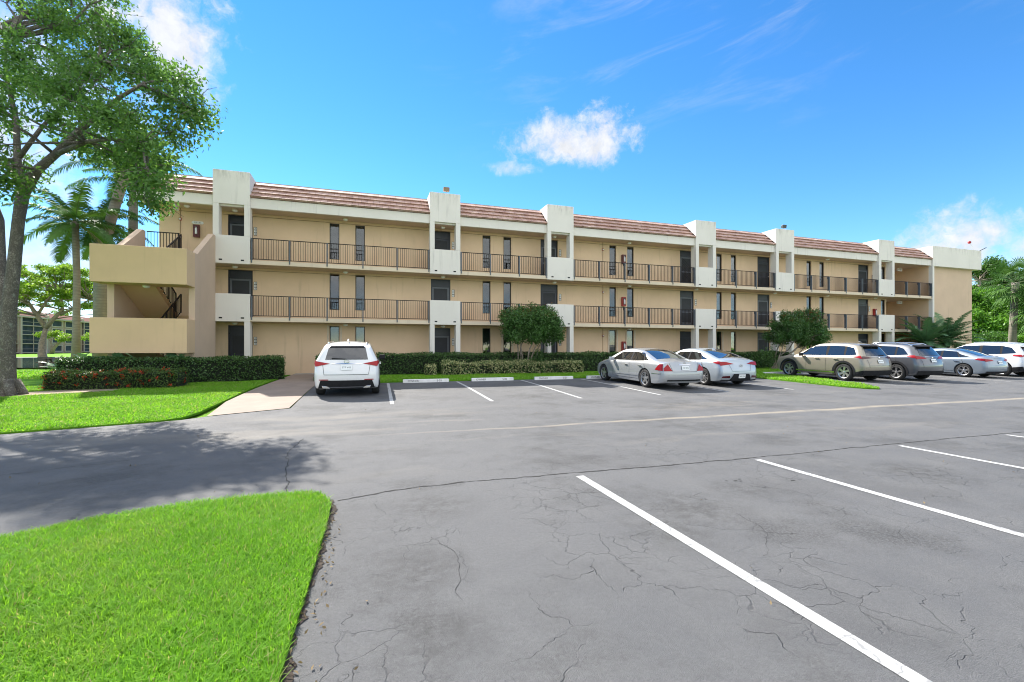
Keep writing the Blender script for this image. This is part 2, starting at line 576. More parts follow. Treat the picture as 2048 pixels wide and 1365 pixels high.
W = bpy.data.worlds.new('World'); SC.world = W; W.use_nodes = True
t = NT(W.node_tree)
sky = t.n('ShaderNodeTexSky', sky_type='NISHITA')
sky.sun_disc = False
sky.sun_elevation = math.asin(SUN.z)
sky.sun_rotation = math.atan2(SUN.x, SUN.y)
sky.altitude = 0; sky.air_density = .85; sky.dust_density = 0.0; sky.ozone_density = 3.0
hs = t.n('ShaderNodeHueSaturation'); t.set(hs.inputs['Color'], sky.outputs[0])
hs.inputs['Saturation'].default_value = 1.27; hs.inputs['Value'].default_value = 1.37
hs.inputs['Hue'].default_value = .499
D = t.vm('NORMALIZE', t.n('ShaderNodeTexCoord').outputs['Generated'])
sp = t.n('ShaderNodeSeparateXYZ'); t.set(sp.inputs[0], D)
AZ = t.m('ARCTAN2', sp.outputs[0], sp.outputs[1])
EL = t.m('ARCSINE', sp.outputs[2])
warp = t.vm('ADD', D, t.vm('SCALE', t.vm('SUBTRACT', t.noise(D, 6, 6, .65, color=True), (.5, .5, .5)), scale=.07))
fb = t.noise(warp, 13.0, 10, .62)
fb2 = t.noise(warp, 38.0, 9, .64)


def cloud(az, el, ra, re, amp=2.6, soft=.55, top=1.0, flat=1.0):
    """one cumulus: an ellipse of the sky whose edge is broken up by noise; flat > 1 sharpens its underside"""
    dx = t.m('DIVIDE', t.m('SUBTRACT', AZ, math.radians(az)), math.radians(ra))
    de = t.m('SUBTRACT', EL, math.radians(el))
    dn = t.m('MULTIPLY', t.m('MINIMUM', de, 0.0), flat)
    dy = t.m('DIVIDE', t.m('ADD', t.m('MAXIMUM', de, 0.0), dn), math.radians(re))
    q = t.m('ADD', t.m('MULTIPLY', dx, dx), t.m('MULTIPLY', dy, dy))
    v = t.m('ADD', t.m('SUBTRACT', 1.0, q), t.m('MULTIPLY', t.m('SUBTRACT', t.m('ADD', t.m('MULTIPLY', fb, .70), t.m('MULTIPLY', fb2, .30)), .5), amp))
    return t.m('MULTIPLY', t.map(v, .1, .1 + soft, smooth=True), top)


CL = [cloud(25.6, 23.9, 10.8, 3.9, 3.9, 1.15, .98, 1.4), cloud(28.6, 26.2, 4.6, 3.0, 6.0, 1.3, .95), cloud(20.6, 24.0, 5.0, 2.2, 5.5, 1.4, .9),
      cloud(31.5, 24.4, 5.0, 2.2, 5.5, 1.3, .92), cloud(18.0, 21.6, 4.8, 1.1, 4.0, 1.4, .75),
      cloud(-20.5, 28.8, 8.6, 8.0, 4.4, 1.2, .97), cloud(-30, 20, 12, 11, 4.0, 1.4, .9), cloud(-30, 6, 16, 7.0, 2.6, 1.4, .9),
      cloud(62.8, 9.6, 5.2, 3.8, 4.0, 1.1, .98), cloud(67.5, 8.2, 5.0, 2.4, 5.0, 1.2, .85), cloud(64, 4.5, 12, 3.4, 3.0, 1.2, .7)]
mask = CL[0]
for c in CL[1:]: mask = t.m('MAXIMUM', mask, c)
# thin cirrus high up
st = t.n('ShaderNodeCombineXYZ')
t.set(st.inputs[0], t.m('ADD', t.m('MULTIPLY', AZ, 1.7), t.m('MULTIPLY', EL, 2.2)))
t.set(st.inputs[1], t.m('SUBTRACT', t.m('MULTIPLY', EL, 9.0), t.m('MULTIPLY', AZ, 1.6)))
ci = t.map(t.noise(st.outputs[0], 1.5, 8, .62, .6), .50, .82, 0, .32, True)
ci = t.m('MULTIPLY', ci, t.map(EL, math.radians(20), math.radians(31)))
ci = t.m('MULTIPLY', ci, t.map(AZ, math.radians(4), math.radians(22)))
mask = t.m('MAXIMUM', mask, ci)
# bright cloud added in the unseen sky behind the camera to light the front
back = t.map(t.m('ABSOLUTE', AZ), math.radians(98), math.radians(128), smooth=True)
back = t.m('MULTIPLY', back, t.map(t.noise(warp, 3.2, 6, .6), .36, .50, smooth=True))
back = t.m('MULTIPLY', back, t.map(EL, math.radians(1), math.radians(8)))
back = t.m('MAXIMUM', back, t.m('MULTIPLY', t.map(EL, math.radians(50), math.radians(62), smooth=True), .9))  # unseen overhead cloud, added to lift the shadows on the ground
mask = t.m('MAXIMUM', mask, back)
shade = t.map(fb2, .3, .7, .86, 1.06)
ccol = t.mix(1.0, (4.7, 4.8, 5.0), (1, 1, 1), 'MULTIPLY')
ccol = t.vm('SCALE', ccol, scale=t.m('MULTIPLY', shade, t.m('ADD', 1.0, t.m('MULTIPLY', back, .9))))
bg = t.n('ShaderNodeBackground')
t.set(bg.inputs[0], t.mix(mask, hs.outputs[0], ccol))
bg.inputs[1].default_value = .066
wo = t.n('ShaderNodeOutputWorld'); t.t.links.new(bg.outputs[0], wo.inputs['Surface'])

SC.view_settings.view_transform = 'Standard'
SC.view_settings.look = 'None'
SC.view_settings.exposure = 1.6
SC.view_settings.gamma = 1.0
SC.render.engine = 'CYCLES'
SC.cycles.max_bounces = 8
SC.cycles.transparent_max_bounces = 12
SC.cycles.use_denoising = True
SC.cycles.filter_width = 1.05
SC.cycles.sample_clamp_indirect = 8

# ---------------------------------------------------------------- ground
def interp_tab(tab, x):
    for (a, b), (c, d) in zip(tab[:-1], tab[1:]):
        if x <= c: return b + (d - b) * (x - a) / (c - a)
    return tab[-1][1]


def sheet(name, poly, dz, m, parent=None, step=1.0, skirt=0.0):
    bm = bmesh.new()
    vs = [bm.verts.new((p[0], p[1], 0)) for p in poly]
    bm.faces.new(vs)
    ys = [p[1] for p in poly]
    y = math.floor(min(ys)) + step
    while y < max(ys):
        bmesh.ops.bisect_plane(bm, geom=bm.verts[:] + bm.edges[:] + bm.faces[:], plane_co=(0, y, 0), plane_no=(0, 1, 0))
        y += step
    if skirt:
        ed = [e for e in bm.edges if e.is_boundary]
        r = bmesh.ops.extrude_edge_only(bm, edges=ed)
        low = [g for g in r['geom'] if isinstance(g, bmesh.types.BMVert)]
        ids = set(v.index for v in low); bm.verts.index_update(); ids = set(v.index for v in low)
    for v in bm.verts:
        v.co.z = zg(v.co.y) + dz
    if skirt:
        for v in bm.verts:
            if v.index in ids: v.co.z -= skirt
    bmesh.ops.recalc_face_normals(bm, faces=bm.faces)
    me = bpy.data.meshes.new(name); bm.to_mesh(me); bm.free()
    up = sum(p.normal.z * p.area for p in me.polygons)
    if up < 0: me.flip_normals()
    return link(name, me, m, parent)


def grid_ground():
    xs = [-600, -200, -90, -50, -20, 0, 20, 45, 70, 120, 250, 700]
    ys = [-300, -60, -20, 0, 9] + [10 + .5 * i for i in range(0, 64)] + [44, 60, 90, 150, 300, 900]
    V = [(x, y, zg(y) - .06) for y in ys for x in xs]
    nx = len(xs)
    Fc = [(j * nx + i, j * nx + i + 1, (j + 1) * nx + i + 1, (j + 1) * nx + i) for j in range(len(ys) - 1) for i in range(nx - 1)]
    b = MB(); b.add(V, Fc)
    return tag(b.build('ground', M['field'], smooth=True), kind='structure')


grid_ground()
lot = tag(sheet('parking_lot', [(-60, -30), (75, -30), (75, 18.75), (-1.75, 18.75), (-1.75, 12.4), (-3.3, 11.65), (-3.7, 11.25), (-4.9, 10.9), (-60, 10.0)], 0.0, M['asphalt'], step=.5), kind='structure')
walkp = [(-3.32, 11.62), (-1.78, 12.38), (-1.72, 22.0), (-1.62, 25.95), (-3.40, 25.95), (-3.55, 20.0), (-3.56, 14.0)]
tag(sheet('walkway', walkp, .012, M['walk'], step=.5), kind='structure')
FG = [(-.36, -1.0), (-.37, 2.5), (-.34, 3.2), (-.31, 4.3), (-.31, 4.75), (-.42, 5.06), (-.62, 5.16), (-.95, 5.18), (-1.6, 5.12), (-2.3, 4.95), (-2.85, 4.62), (-4.0, 3.9), (-6, 2.6), (-6, -1)]
LL = [(-30, 10.0), (-12, 10.1), (-6.2, 10.45), (-4.9, 10.87), (-4.0, 11.15), (-3.72, 11.45), (-3.62, 12.2), (-3.62, 14.5), (-3.60, 20.2), (-3.5, 24.6), (-6.6, 24.6), (-9.8, 24.6), (-30, 24.6)]
ST = [(-1.68, 18.76), (17.4, 18.76), (17.6, 22.0), (17.6, 24.6), (-1.55, 24.6), (-1.66, 22)]
IS = [(17.45, 18.6), (17.35, 16.0), (17.30, 13.5), (17.35, 12.4), (17.55, 11.75), (17.85, 11.55), (18.2, 11.75), (18.8, 12.8), (19.55, 15.0), (19.65, 17.5), (19.8, 18.7), (60, 18.7), (60, 24.6), (17.7, 24.6)]
tag(sheet('foreground_lawn', FG, .035, M['turf'], skirt=.05), kind='structure')
tag(sheet('side_lawn', LL, .03, M['turf'], skirt=.05), kind='structure')
tag(sheet('verge', ST, .035, M['turf'], skirt=.05), kind='structure')
tag(sheet('island_lawn', IS, .04, M['turf'], skirt=.06), kind='structure')
tag(sheet('back_lawn', [(-60, 24.62), (-9.9, 24.62), (-9.9, 38), (-60, 44)], .0, M['field'], step=.5), kind='structure')
# bare soil along the lawn's edge
_r = random.Random(4)
_o = []
for i in range(420):
    f = i / 419; yy = -1 + f * 5.95
    xx = interp_tab([(-1, -.335), (2.4, -.31), (3.1, -.30), (4.2, -.255), (4.75, -.235), (5.0, -.33)], yy)
    _w = (_w if i else 0) * .86 + _r.uniform(-.012, .012); _o.append((xx - .02 + _w + _r.uniform(-.006, .006), yy))
tag(sheet('soil_edge', _o + [(-.6, 5.0), (-.6, -1)], .006, M['soil']), kind='structure')
BARE = [(-8.6, 17.0), (-7.6, 17.5), (-7.4, 18.1), (-8.0, 18.4), (-9.2, 18.3), (-10.4, 17.4), (-10.3, 16.5), (-9.4, 16.55)]
tag(sheet('bare_patch', BARE, .045, simple('sandy_soil', (.32, .25, .17), 1, .2, 5, bump=.5)), kind='structure')
tag(sheet('lake', [(-160, 46), (-16, 44), (-14, 60), (-14, 90), (-160, 96)], .02, M['water'], step=20), kind='structure')
tag(sheet('lake_bank', [(-160, 96), (-14, 90), (-14, 93), (-160, 99)], .03, M['concrete'], step=20), kind='structure')


def ribbon(name, pts, w, m, parent, dz=.004, jag=0.0, seed=0):
    """flat strip laid on the ground along a path"""
    r = random.Random(seed)
    P = []
    for (a, b) in zip(pts[:-1], pts[1:]):
        n = max(1, int(math.dist(a, b) / (.05 if jag else .5)))
        for i in range(n):
            f = i / n
            P.append((a[0] + (b[0] - a[0]) * f, a[1] + (b[1] - a[1]) * f))
    P.append(pts[-1])
    if jag:
        ox = oy = 0
        Q = []
        for p in P:
            ox = ox * .8 + r.uniform(-jag, jag); oy = oy * .8 + r.uniform(-jag, jag)
            Q.append((p[0] + ox, p[1] + oy))
        P = Q
    V = []; Fc = []
    for i, p in enumerate(P):
        a = Vector(P[max(i - 1, 0)]); b = Vector(P[min(i + 1, len(P) - 1)])
        d = (b - a).normalized(); nrm = Vector((-d.y, d.x))
        ww = w * (r.uniform(.25, 1.2) if jag else 1) / 2
        for s in (-1, 1):
            q = Vector(p) + nrm * ww * s
            V.append((q.x, q.y, zg(q.y) + dz))
        if i: Fc.append((2 * i - 2, 2 * i - 1, 2 * i + 1, 2 * i))
    b = MB(); b.add(V, Fc)
    return b.build(name, m, parent)


# stall lines of the near row and of the row by the building
for a, b in [((2.47, 4.94), (2.43, -2)), ((5.17, 4.9), (5.15, -2)), ((8.05, 4.9), (8.05, -2)), ((10.85, 4.93), (10.9, -2)), ((13.65, 4.93), (13.7, -2)), ((16.45, 4.93), (16.5, -2)), ((-.0, -1), (-.0, -2))][:6]:
    ribbon('parking_line', [a, b], .102, M['paint'], lot)
for a, b in [((.88, 18.45), (.70, 12.45)), ((3.62, 18.45), (3.43, 12.3)), ((6.42, 18.45), (6.16, 12.2)), ((9.2, 18.3), (9.0, 12.3)), ((11.95, 18.4), (11.8, 12.35)), ((14.75, 18.4), (14.7, 12.35)),
             ((22.0, 18.4), (21.95, 12.3)), ((24.75, 18.4), (24.7, 12.3)), ((27.5, 18.4), (27.45, 12.3)), ((30.25, 18.4), (30.2, 12.3)), ((33.0, 18.4), (33.0, 12.3)), ((35.8, 18.4), (35.8, 12.3))]:
    ribbon('parking_line', [a, b], .10, M['paint'], lot)
# the joint between two pours of asphalt, and the longer cracks
ribbon('pavement_joint', [(-.25, 4.9), (.3, 5.08), (1.0, 5.12), (2.6, 5.09), (5.2, 5.0), (8.2, 5.03), (11.4, 5.0), (20, 5.0)], .030, M['crack'], lot, .003, .012, 3)
for i, pts in enumerate([[(-.82, 5.2), (-.85, 6.0), (-1.05, 7.0), (-1.0, 8.4)], [(-6.5, 6.4), (-5.0, 6.9), (-3.9, 7.25), (-3.1, 7.55)],
                         [(.55, 2.75), (.62, 3.3), (.5, 3.7)], [(2.8, 2.6), (3.2, 2.95), (3.3, 3.4)]]):
    ribbon('pavement_crack', pts, .004 if i > 1 else .013, M['crack'], lot, .003, .022, 20 + i)
b = MB()
for (x, y, r) in [(4.1, 4.2, .022), (4.2, 4.24, .015), (4.75, 4.0, .02), (4.15, 4.17, .012), (4.0, 4.23, .014)]:
    n = 10
    b.add([(x + math.cos(k * .628) * r * 1.7 * random.uniform(.6, 1.2), y + math.sin(k * .628) * r * .7 * random.uniform(.6, 1.2), .0035) for k in range(n)], [tuple(range(n))])
b.build('oil_stain', M['crack'], lot)


# ---------------------------------------------------------------- grass
def in_poly(P, poly):
    x, y = P[:, 0], P[:, 1]
    r = np.zeros(len(P), bool)
    j = len(poly) - 1
    for i in range(len(poly)):
        (xi, yi), (xj, yj) = poly[i], poly[j]
        with np.errstate(divide='ignore', invalid='ignore'):
            c = ((yi > y) != (yj > y)) & (x < (xj - xi) * (y - yi) / (yj - yi + 1e-12) + xi)
        r ^= c
        j = i
    return r


ZGV = np.vectorize(zg)


def blades(name, poly, box, density, h, w, base, m, lean=.55, edge=0.0):
    n = int((box[1] - box[0]) * (box[3] - box[2]) * density)
    P = np.column_stack([RNG.uniform(box[0], box[1], n), RNG.uniform(box[2], box[3], n)])
    P = P[in_poly(P, poly)]
    if name == 'grass': P = P[~in_poly(P, BARE)]
    n = len(P)
    z = ZGV(P[:, 1]) + base
    a = RNG.uniform(0, 2 * PI, n)
    patch = .75 + .5 * np.sin(P[:, 0] * 2.1 + 1.3 * np.sin(P[:, 1] * 1.7)) * np.sin(P[:, 1] * 2.6 + P[:, 0])* .5
    H = h * RNG.uniform(.5, 1.25, n) * patch; Wd = w * RNG.uniform(.7, 1.3, n)
    ln = H * RNG.uniform(.15, 1.5, n) * lean * 1.6
    side = np.column_stack([np.cos(a), np.sin(a), np.zeros(n)])
    fw = np.column_stack([-np.sin(a), np.cos(a), np.zeros(n)])
    B = np.column_stack([P, z])
    up = np.array([0, 0, 1.0])
    v0 = B - side * (Wd / 2)[:, None]; v1 = B + side * (Wd / 2)[:, None]
    mid = B + up * (H * .6)[:, None] + fw * (ln * .35)[:, None]
    v2 = mid + side * (Wd * .42)[:, None]; v3 = mid - side * (Wd * .42)[:, None]
    tip = B + up * (H * .92)[:, None] + fw * ln[:, None]
    v4 = tip + side * (Wd * .06)[:, None]; v5 = tip - side * (Wd * .06)[:, None]
    V = np.stack([v0, v1, v2, v3, v4, v5], 1).reshape(-1, 3)
    i = np.arange(n)[:, None] * 6
    Fq = np.concatenate([i + np.array([[0, 1, 2, 3]]), i + np.array([[3, 2, 4, 5]])])
    o = np_mesh(name, V, Fq, m, tint=np.repeat(RNG.random(n), 6))
    return tag(o, kind='stuff')


def tagged(o, label, cat='grass'): return tag(o, label, cat)


tagged(blades('grass', FG, (-4.6, -.3, 1.4, 5.2), 12500, .068, .0056, .03, M['grass']), 'bright green grass of the corner lawn closest to the camera')
tagged(blades('grass', LL, (-15, -3.4, 10.0, 20.5), 1150, .075, .018, .025, M['grass']), 'green grass of the lawn between the lane and the flower hedge')
tagged(blades('grass', ST, (-1.7, 17.6, 18.7, 22.0), 650, .09, .022, .03, M['grass']), 'strip of grass behind the white wheel stops')
tagged(blades('grass', IS, (17.2, 30, 11.5, 22.5), 620, .10, .026, .035, M['grass']), 'grass of the rounded island beside the tan car')
tagged(blades('grass', [(-60, 24.6), (-9.9, 24.6), (-9.9, 38), (-60, 44)], (-34, -10, 24.6, 42), 90, .10, .05, .0, M['grass']), 'sunny grass between the hedge and the lake')
# dead leaves caught along the lawn's edge and scattered on the asphalt
n = 110
P = np.column_stack([RNG.uniform(-.40, -.20, n), RNG.uniform(1.6, 5.1, n), np.full(n, .012)])
P2 = np.column_stack([RNG.uniform(-6, 26, 150), RNG.uniform(1.8, 18, 150), np.zeros(150)]); P2[:, 2] = ZGV(P2[:, 1]) + .012
P2 = P2[~in_poly(P2, FG) & ~in_poly(P2, LL) & ~in_poly(P2, IS)]
V, Fq, tn = leaf_arrays(np.concatenate([P, P2]), .036, .014, np.tile([[0, 0, 1.0]], (n + len(P2), 1)), 0)
V[:, 2] = np.maximum(V[:, 2], .005 + ZGV(V[:, 1]))
tag(np_mesh('leaf_litter', V, Fq, M['litter'], tint=tn), 'dry leaves caught along the lawn edge and blown over the asphalt', 'leaf litter', kind='stuff')
# ---------------------------------------------------------------- the apartment building
NF, NW, NB = 24.70, 25.95, 38.0           # front of the bays, front of the wall, back of the building
FL = [.22, 3.03, 5.80]                    # floor levels
SB = [None, 2.83, 5.60]                   # undersides of the slabs
CEIL = 8.36
BAYS = [(-6.82, -5.26), (3.38, 5.05), (10.25, 11.95), (20.86, 22.50), (27.76, 29.45), (38.2, 39.95)]
WING0, WING1 = 44.54, 50.9
bld = thing('apartment_building', 'long three-storey tan apartment block with white stair bays and red tiled roof edge', 'building', (20, NF, 0))

WIN = [(-1.77, -1.28), (-.47, .02), (6.63, 7.12), (7.92, 8.41), (15.11, 15.60), (16.43, 16.92), (23.68, 24.14), (24.96, 25.43), (32.18, 32.67), (33.52, 34.0), (40.35, 40.82)]
WZ = [(.80, 2.70), (3.58, 5.52), (6.27, 8.20)]
DOOR = [(-6.5, -5.40), (3.6, 4.72), (10.31, 11.46), (20.59, 21.73), (27.38, 28.52), (37.73, 38.88)]
DZ = [(FL[i], FL[i] + 2.46) for i in range(3)]
wall_l, wall_r = -9.39, 40.95
rects = []
for i in range(3):
    rects += [(a, b, WZ[i][0], WZ[i][1]) for a, b in WIN] + [(a, b, DZ[i][0], DZ[i][1]) for a, b in DOOR]


def holed_wall(b, x0, x1, z0, z1, y, holes, depth):
    xs = sorted(set([x0, x1] + [v for h in holes for v in h[:2]]))
    zs = sorted(set([z0, z1] + [v for h in holes for v in h[2:]]))
    for i in range(len(xs) - 1):
        for j in range(len(zs) - 1):
            cx, cz = (xs[i] + xs[i + 1]) / 2, (zs[j] + zs[j + 1]) / 2
            if any(h[0] < cx < h[1] and h[2] < cz < h[3] for h in holes): continue
            b.add([(xs[i], y, zs[j]), (xs[i + 1], y, zs[j]), (xs[i + 1], y, zs[j + 1]), (xs[i], y, zs[j + 1])], [(0, 1, 2, 3)])
    for h in holes:
        a, c, d, e = h
        b.add([(a, y, d), (c, y, d), (c, y, e), (a, y, e), (a, y + depth, d), (c, y + depth, d), (c, y + depth, e), (a, y + depth, e)],
              [(0, 4, 5, 1), (1, 5, 6, 2), (2, 6, 7, 3), (3, 7, 4, 0)])


b = MB()
holed_wall(b, wall_l, wall_r, 0, 8.6, NW, rects, .35)
b.add([(wall_l, NW, 0), (wall_l, NB, 0), (wall_l, NB, 9.4), (wall_l, NW, 9.4)], [(0, 1, 2, 3)])
b.add([(wall_l, NB, 0), (WING1 - .6, NB, 0), (WING1 - .6, NB, 9.4), (wall_l, NB, 9.4)], [(0, 1, 2, 3)])
b.add([(wall_r, NW, 0), (wall_r, 28.3, 0), (wall_r, 28.3, 8.6), (wall_r, NW, 8.6)], [(0, 1, 2, 3)])
b.add([(wall_r, 28.3, 0), (WING0 + .02, 28.3, 0), (WING0 + .02, 28.3, 8.6), (wall_r, 28.3, 8.6)], [(0, 1, 2, 3)])
b.build('wall', M['tan'], bld, fixn=False)
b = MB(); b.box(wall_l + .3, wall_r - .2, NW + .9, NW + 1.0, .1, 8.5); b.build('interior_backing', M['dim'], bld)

# floor slabs, soffit, fascia, roofs
for i in (1, 2):
    b = MB()
    b.box(-9.62 if i == 2 else -9.62, WING0, NF + .05, NW - .003, SB[i], FL[i])
    b.box(wall_r + .003, WING0 - .003, NW - .003, 28.297, SB[i], FL[i])
    b.build('walkway_slab', M['cream'], bld)
    b = MB(); b.box(-9.5, WING0 - .02, NF + .09, NW - .004, SB[i] - .012, SB[i] - .002)
    b.box(wall_r + .01, WING0 - .02, NW, 28.28, SB[i] - .012, SB[i] - .002); b.build('soffit', M['ceil'], bld)
b = MB(); b.box(-3.4, WING0, NF + .35, NW - .003, 0, FL[0]); b.build('ground_slab', M['concrete'], bld)
b = MB(); b.box(-9.80, WING0, NF + .28, NW + .3, CEIL, CEIL + .05)
b.box(wall_r + .003, WING0, NW + .3, 28.3, CEIL, CEIL + .05); b.build('soffit', M['ceil'], bld)
b = MB(); b.box(-9.86, WING0 - .002, NF + .13, NF + .28, CEIL - .02, 8.83); b.box(-9.86, -9.71, NF + .28, 30, CEIL - .02, 8.83)
b.build('fascia', M['white'], bld, bevel=.01)


def tiled_roof(u0, u1):
    p0 = Vector((NF + .07, 8.84)); p1 = Vector((25.98, 9.97))
    d = (p1 - p0) / 4; nrm = Vector((-d.y, d.x)).normalized()
    prof = []
    for k in range(4):
        a = p0 + d * k; c = p0 + d * (k + 1)
        prof += [tuple(a + nrm * .01), tuple(a + nrm * .115 - d * .06), tuple(c + nrm * .02)]
    prof += [(26.02, 9.97), (26.02, 8.84)]
    b = MB(); b.prism(prof, u0, u1, 'x')
    return b.build('tiled_roof', M['tile'], bld)


edges = [-9.88] + [v for bay in BAYS for v in bay] + [WING0]
for k in range(0, len(edges), 2): tiled_roof(edges[k] + (.002 if k else 0), edges[k + 1] - .002)
b = MB()   # the roof's hipped end
p = [(NF + .07, 8.84), (25.98, 9.97), (34, 9.97), (34, 8.84)]
b.add([(-9.88, 24.77, 8.84), (-9.0, 25.98, 9.96), (-9.0, 37.5, 9.96), (-9.88, 38.2, 8.84)], [(0, 1, 2, 3)])
b.build('tiled_roof', M['tile'], bld)
b = MB(); b.box(-9.0, WING0, 26.02, NB, 9.30, 9.93); b.box(-9.0, WING0, 25.94, 26.08, 9.96, 10.0); b.build('flat_roof', M['concrete'], bld)

# the white bays
for k, (u0, u1) in enumerate(BAYS):
    pw = .25
    b = MB()
    b.box(u0, u1, NF, 26.0, 8.42, 10.02)
    b.box(u0, u0 + pw, NF, NF + .50, 6.92, 8.42); b.box(u1 - pw, u1, NF, NF + .50, 6.92, 8.42)
    b.box(u0, u1, NF, NF + .22, 5.58, 6.92)
    b.box(u0, u0 + pw, NF + .22, NF + .50, 5.805, 6.92); b.box(u1 - pw, u1, NF + .22, NF + .50, 5.805, 6.92)
    ob = b.build('entry_bay', M['white'], bld, bevel=.012)
    b = MB()
    b.box(u0, u1, NF, NF + .22, 2.81, 4.14)
    b.box(u0, u0 + pw, NF, NF + .5, 0, 2.81) if k else None
    b.box(u1 - pw, u1, NF, NF + .5, 0, 2.81)
    ol = b.build('balcony_panel', M['white'], bld, bevel=.012)
    for z in (2.98, 5.75):
        for u in (u0 + .32, u1 - .32):
            s = MB(); s.box(u - .07, u + .07, NF - .003, NF + .02, z - .035, z + .035); s.build('scupper', M['black'], ob if z > 4 else ol)

# end wing
b = MB()
b.box(WING0, WING1, NF, NB, 8.30, 9.96)
b.box(WING0, WING0 + .22, NF + .02, 28.6, 0, 8.30)
b.build('wing_parapet', M['white'], bld, bevel=.012)
b = MB(); b.box(WING0 + .22, WING1 - .62, NF + .35, NB - .01, 0, 8.30); b.box(WING0 + .05, WING0 + .2, 28.6, NB - .02, 0, 8.3); b.build('wing_wall', M['pink'], bld)
b = MB(); b.box(WING0 - .012, WING0 - .001, NF + .30, 28.29, .2, 8.34); b.build('wing_side_wall', M['tan'], bld)
b = MB(); b.box(48.1, 49.4, NF + .30, NF + .349, 1.95, 2.12); b.build('hose_bib_shelf', M['cream'], bld)

# railings between the bays
RZ = [None, (3.10, 4.11), (5.87, 6.90)]


def railing(u0, u1, i, y=NF + .20, posts=True):
    z0, z1 = RZ[i]
    b = MB()
    b.box(u0, u1, y - .022, y + .022, z1 - .035, z1)
    b.box(u0, u1, y - .015, y + .015, z0, z0 + .03)
    n = int((u1 - u0) / .11)
    for k in range(1, n):
        x = u0 + (u1 - u0) * k / n
        b.box(x - .009, x + .009, y - .009, y + .009, z0 + .03, z1 - .035)
    o = b.build('railing', M['rail'], bld)
    m = max(1, round((u1 - u0) / 1.75))
    for k in range(0 if i < 0 else 0, m + 1):
        x = u0 + (u1 - u0) * k / m
        x = min(max(x, u0 + .06), u1 - .06)
        p = MB(); p.box(x - .028, x + .028, NF + .025, y - .024, FL[i] - .13, z1 - .04); p.box(x - .028, x + .028, y - .024, y + .0, z1 - .2, z1 - .04)
        p.build('post', M['post'], o)
    return o


for i in (1, 2):
    for k in range(len(BAYS) - 1): railing(BAYS[k][1], BAYS[k + 1][0], i)
    railing(BAYS[-1][1], WING0, i)

# windows
for i in range(3):
    for k, (a, c) in enumerate(WIN):
        z0, z1 = WZ[i]
        y = NW + .07
        fr = M['frame']
        b = MB(); w = .045
        zm = z0 + (z1 - z0) * .30
        b.box(a, a + w, y, y + .07, z0, z1); b.box(c - w, c, y, y + .07, z0, z1)
        b.box(a + w, c - w, y, y + .07, z0, z0 + w); b.box(a + w, c - w, y, y + .07, z1 - w, z1)
        b.box(a + w, c - w, y + .003, y + .067, zm - .025, zm + .025)
        o = b.build('window', fr, bld)
        for (p, q) in ((z0 + w, zm - .025), (zm + .025, z1 - w)):
            g = MB(); g.box(a + w, c - w, y + .030, y + .036, p, q); g.build('pane', M['glass'], o)
        if (k * 7 + i * 5) % 5 != 0 or i == 2 or (k, i) in ((3, 1), (4, 1)):
            g = MB(); lo = zm + (0.02 if (k * 3 + i) % 4 else -.42)
            ns = 26
            for s in range(ns):
                zz = lo + (z1 - .05 - lo) * s / ns
                g.add([(a + w, y + .12, zz), (c - w, y + .12, zz), (c - w, y + .085, zz + (z1 - .05 - lo) / ns * .96), (a + w, y + .085, zz + (z1 - .05 - lo) / ns * .96)], [(0, 1, 2, 3)])
            g.build('blind', M['teal'] if (k, i) in ((3, 1), (4, 1)) else M['blind'], o)
        if i == 0 and k in (0, 3, 4, 5, 6):
            g = MB(); g.box(a - .13, a - .02, NW - .03, NW - .002, .25, z1 + .03); g.box(c + .02, c + .13, NW - .03, NW - .002, .25, z1 + .03)
            g.box(a - .02, c + .02, NW - .028, NW - .002, z1 + .005, z1 + .03); g.build('shutter_track', M['beige_frame'], o)

# doors
for i in range(3):
    for k, (a, c) in enumerate(DOOR):
        z0, z1 = DZ[i]; y = NW + .05
        light = (k + i) % 3 != 0
        b = MB(); w = .06
        b.box(a, a + w, y, y + .1, z0, z1); b.box(c - w, c, y, y + .1, z0, z1)
        b.box(a + w, c - w, y, y + .1, z1 - w, z1); b.box(a + w, c - w, y, y + .1, z0 + 2.02, z0 + 2.09)
        o = b.build('door', M['door'], bld)
        g = MB(); g.box(a + w, c - w, y + .06, y + .09, z0, z0 + 2.02); g.box(a + w, c - w, y + .04, y + .07, z0 + 2.09, z1 - w); g.build('door_panel', M['door'], o)
        g = MB()
        x0, x1, s0, s1 = a + w + .02, c - w - .02, z0 + .02, z0 + 2.0
        t_ = .085
        g.box(x0, x0 + t_, y + .01, y + .05, s0, s1); g.box(x1 - t_, x1, y + .01, y + .05, s0, s1)
        g.box(x0 + t_, x1 - t_, y + .01, y + .05, s1 - t_, s1); g.box(x0 + t_, x1 - t_, y + .01, y + .05, s0, s0 + .25); g.box(x0 + t_, x1 - t_, y + .012, y + .048, z0 + .95, z0 + 1.02)
        g.build('screen_frame', M['doorframe'] if light else M['door'], o)
        g = MB(); g.box(x0 + t_, x1 - t_, y + .028, y + .034, s0 + .25, s1 - t_); g.build('screen', M['screen'], o)
        if k == 3 and i == 2:   # diamond grille
            g = MB()
            for q in range(-7, 12):
                za = s0 + .25 + q * .17
                for sgn in (1, -1):
                    p0 = (x0 + t_, y + .02, za if sgn > 0 else za + .7); p1 = (x1 - t_, y + .02, za + .7 if sgn > 0 else za)
                    if min(p0[2], p1[2]) > s0 + .2 and max(p0[2], p1[2]) < s1: g.bar(p0, p1, .012)
            g.build('security_grille', M['rail'], o)
        g = MB(); g.lathe([(.012, 0), (.012, -.04), (.03, -.05), (.03, -.075), (.01, -.085)], (x1 - .04, y + .01, z0 + 1.0), 'y', 10); g.build('handle', M['steel'], o, smooth=True)

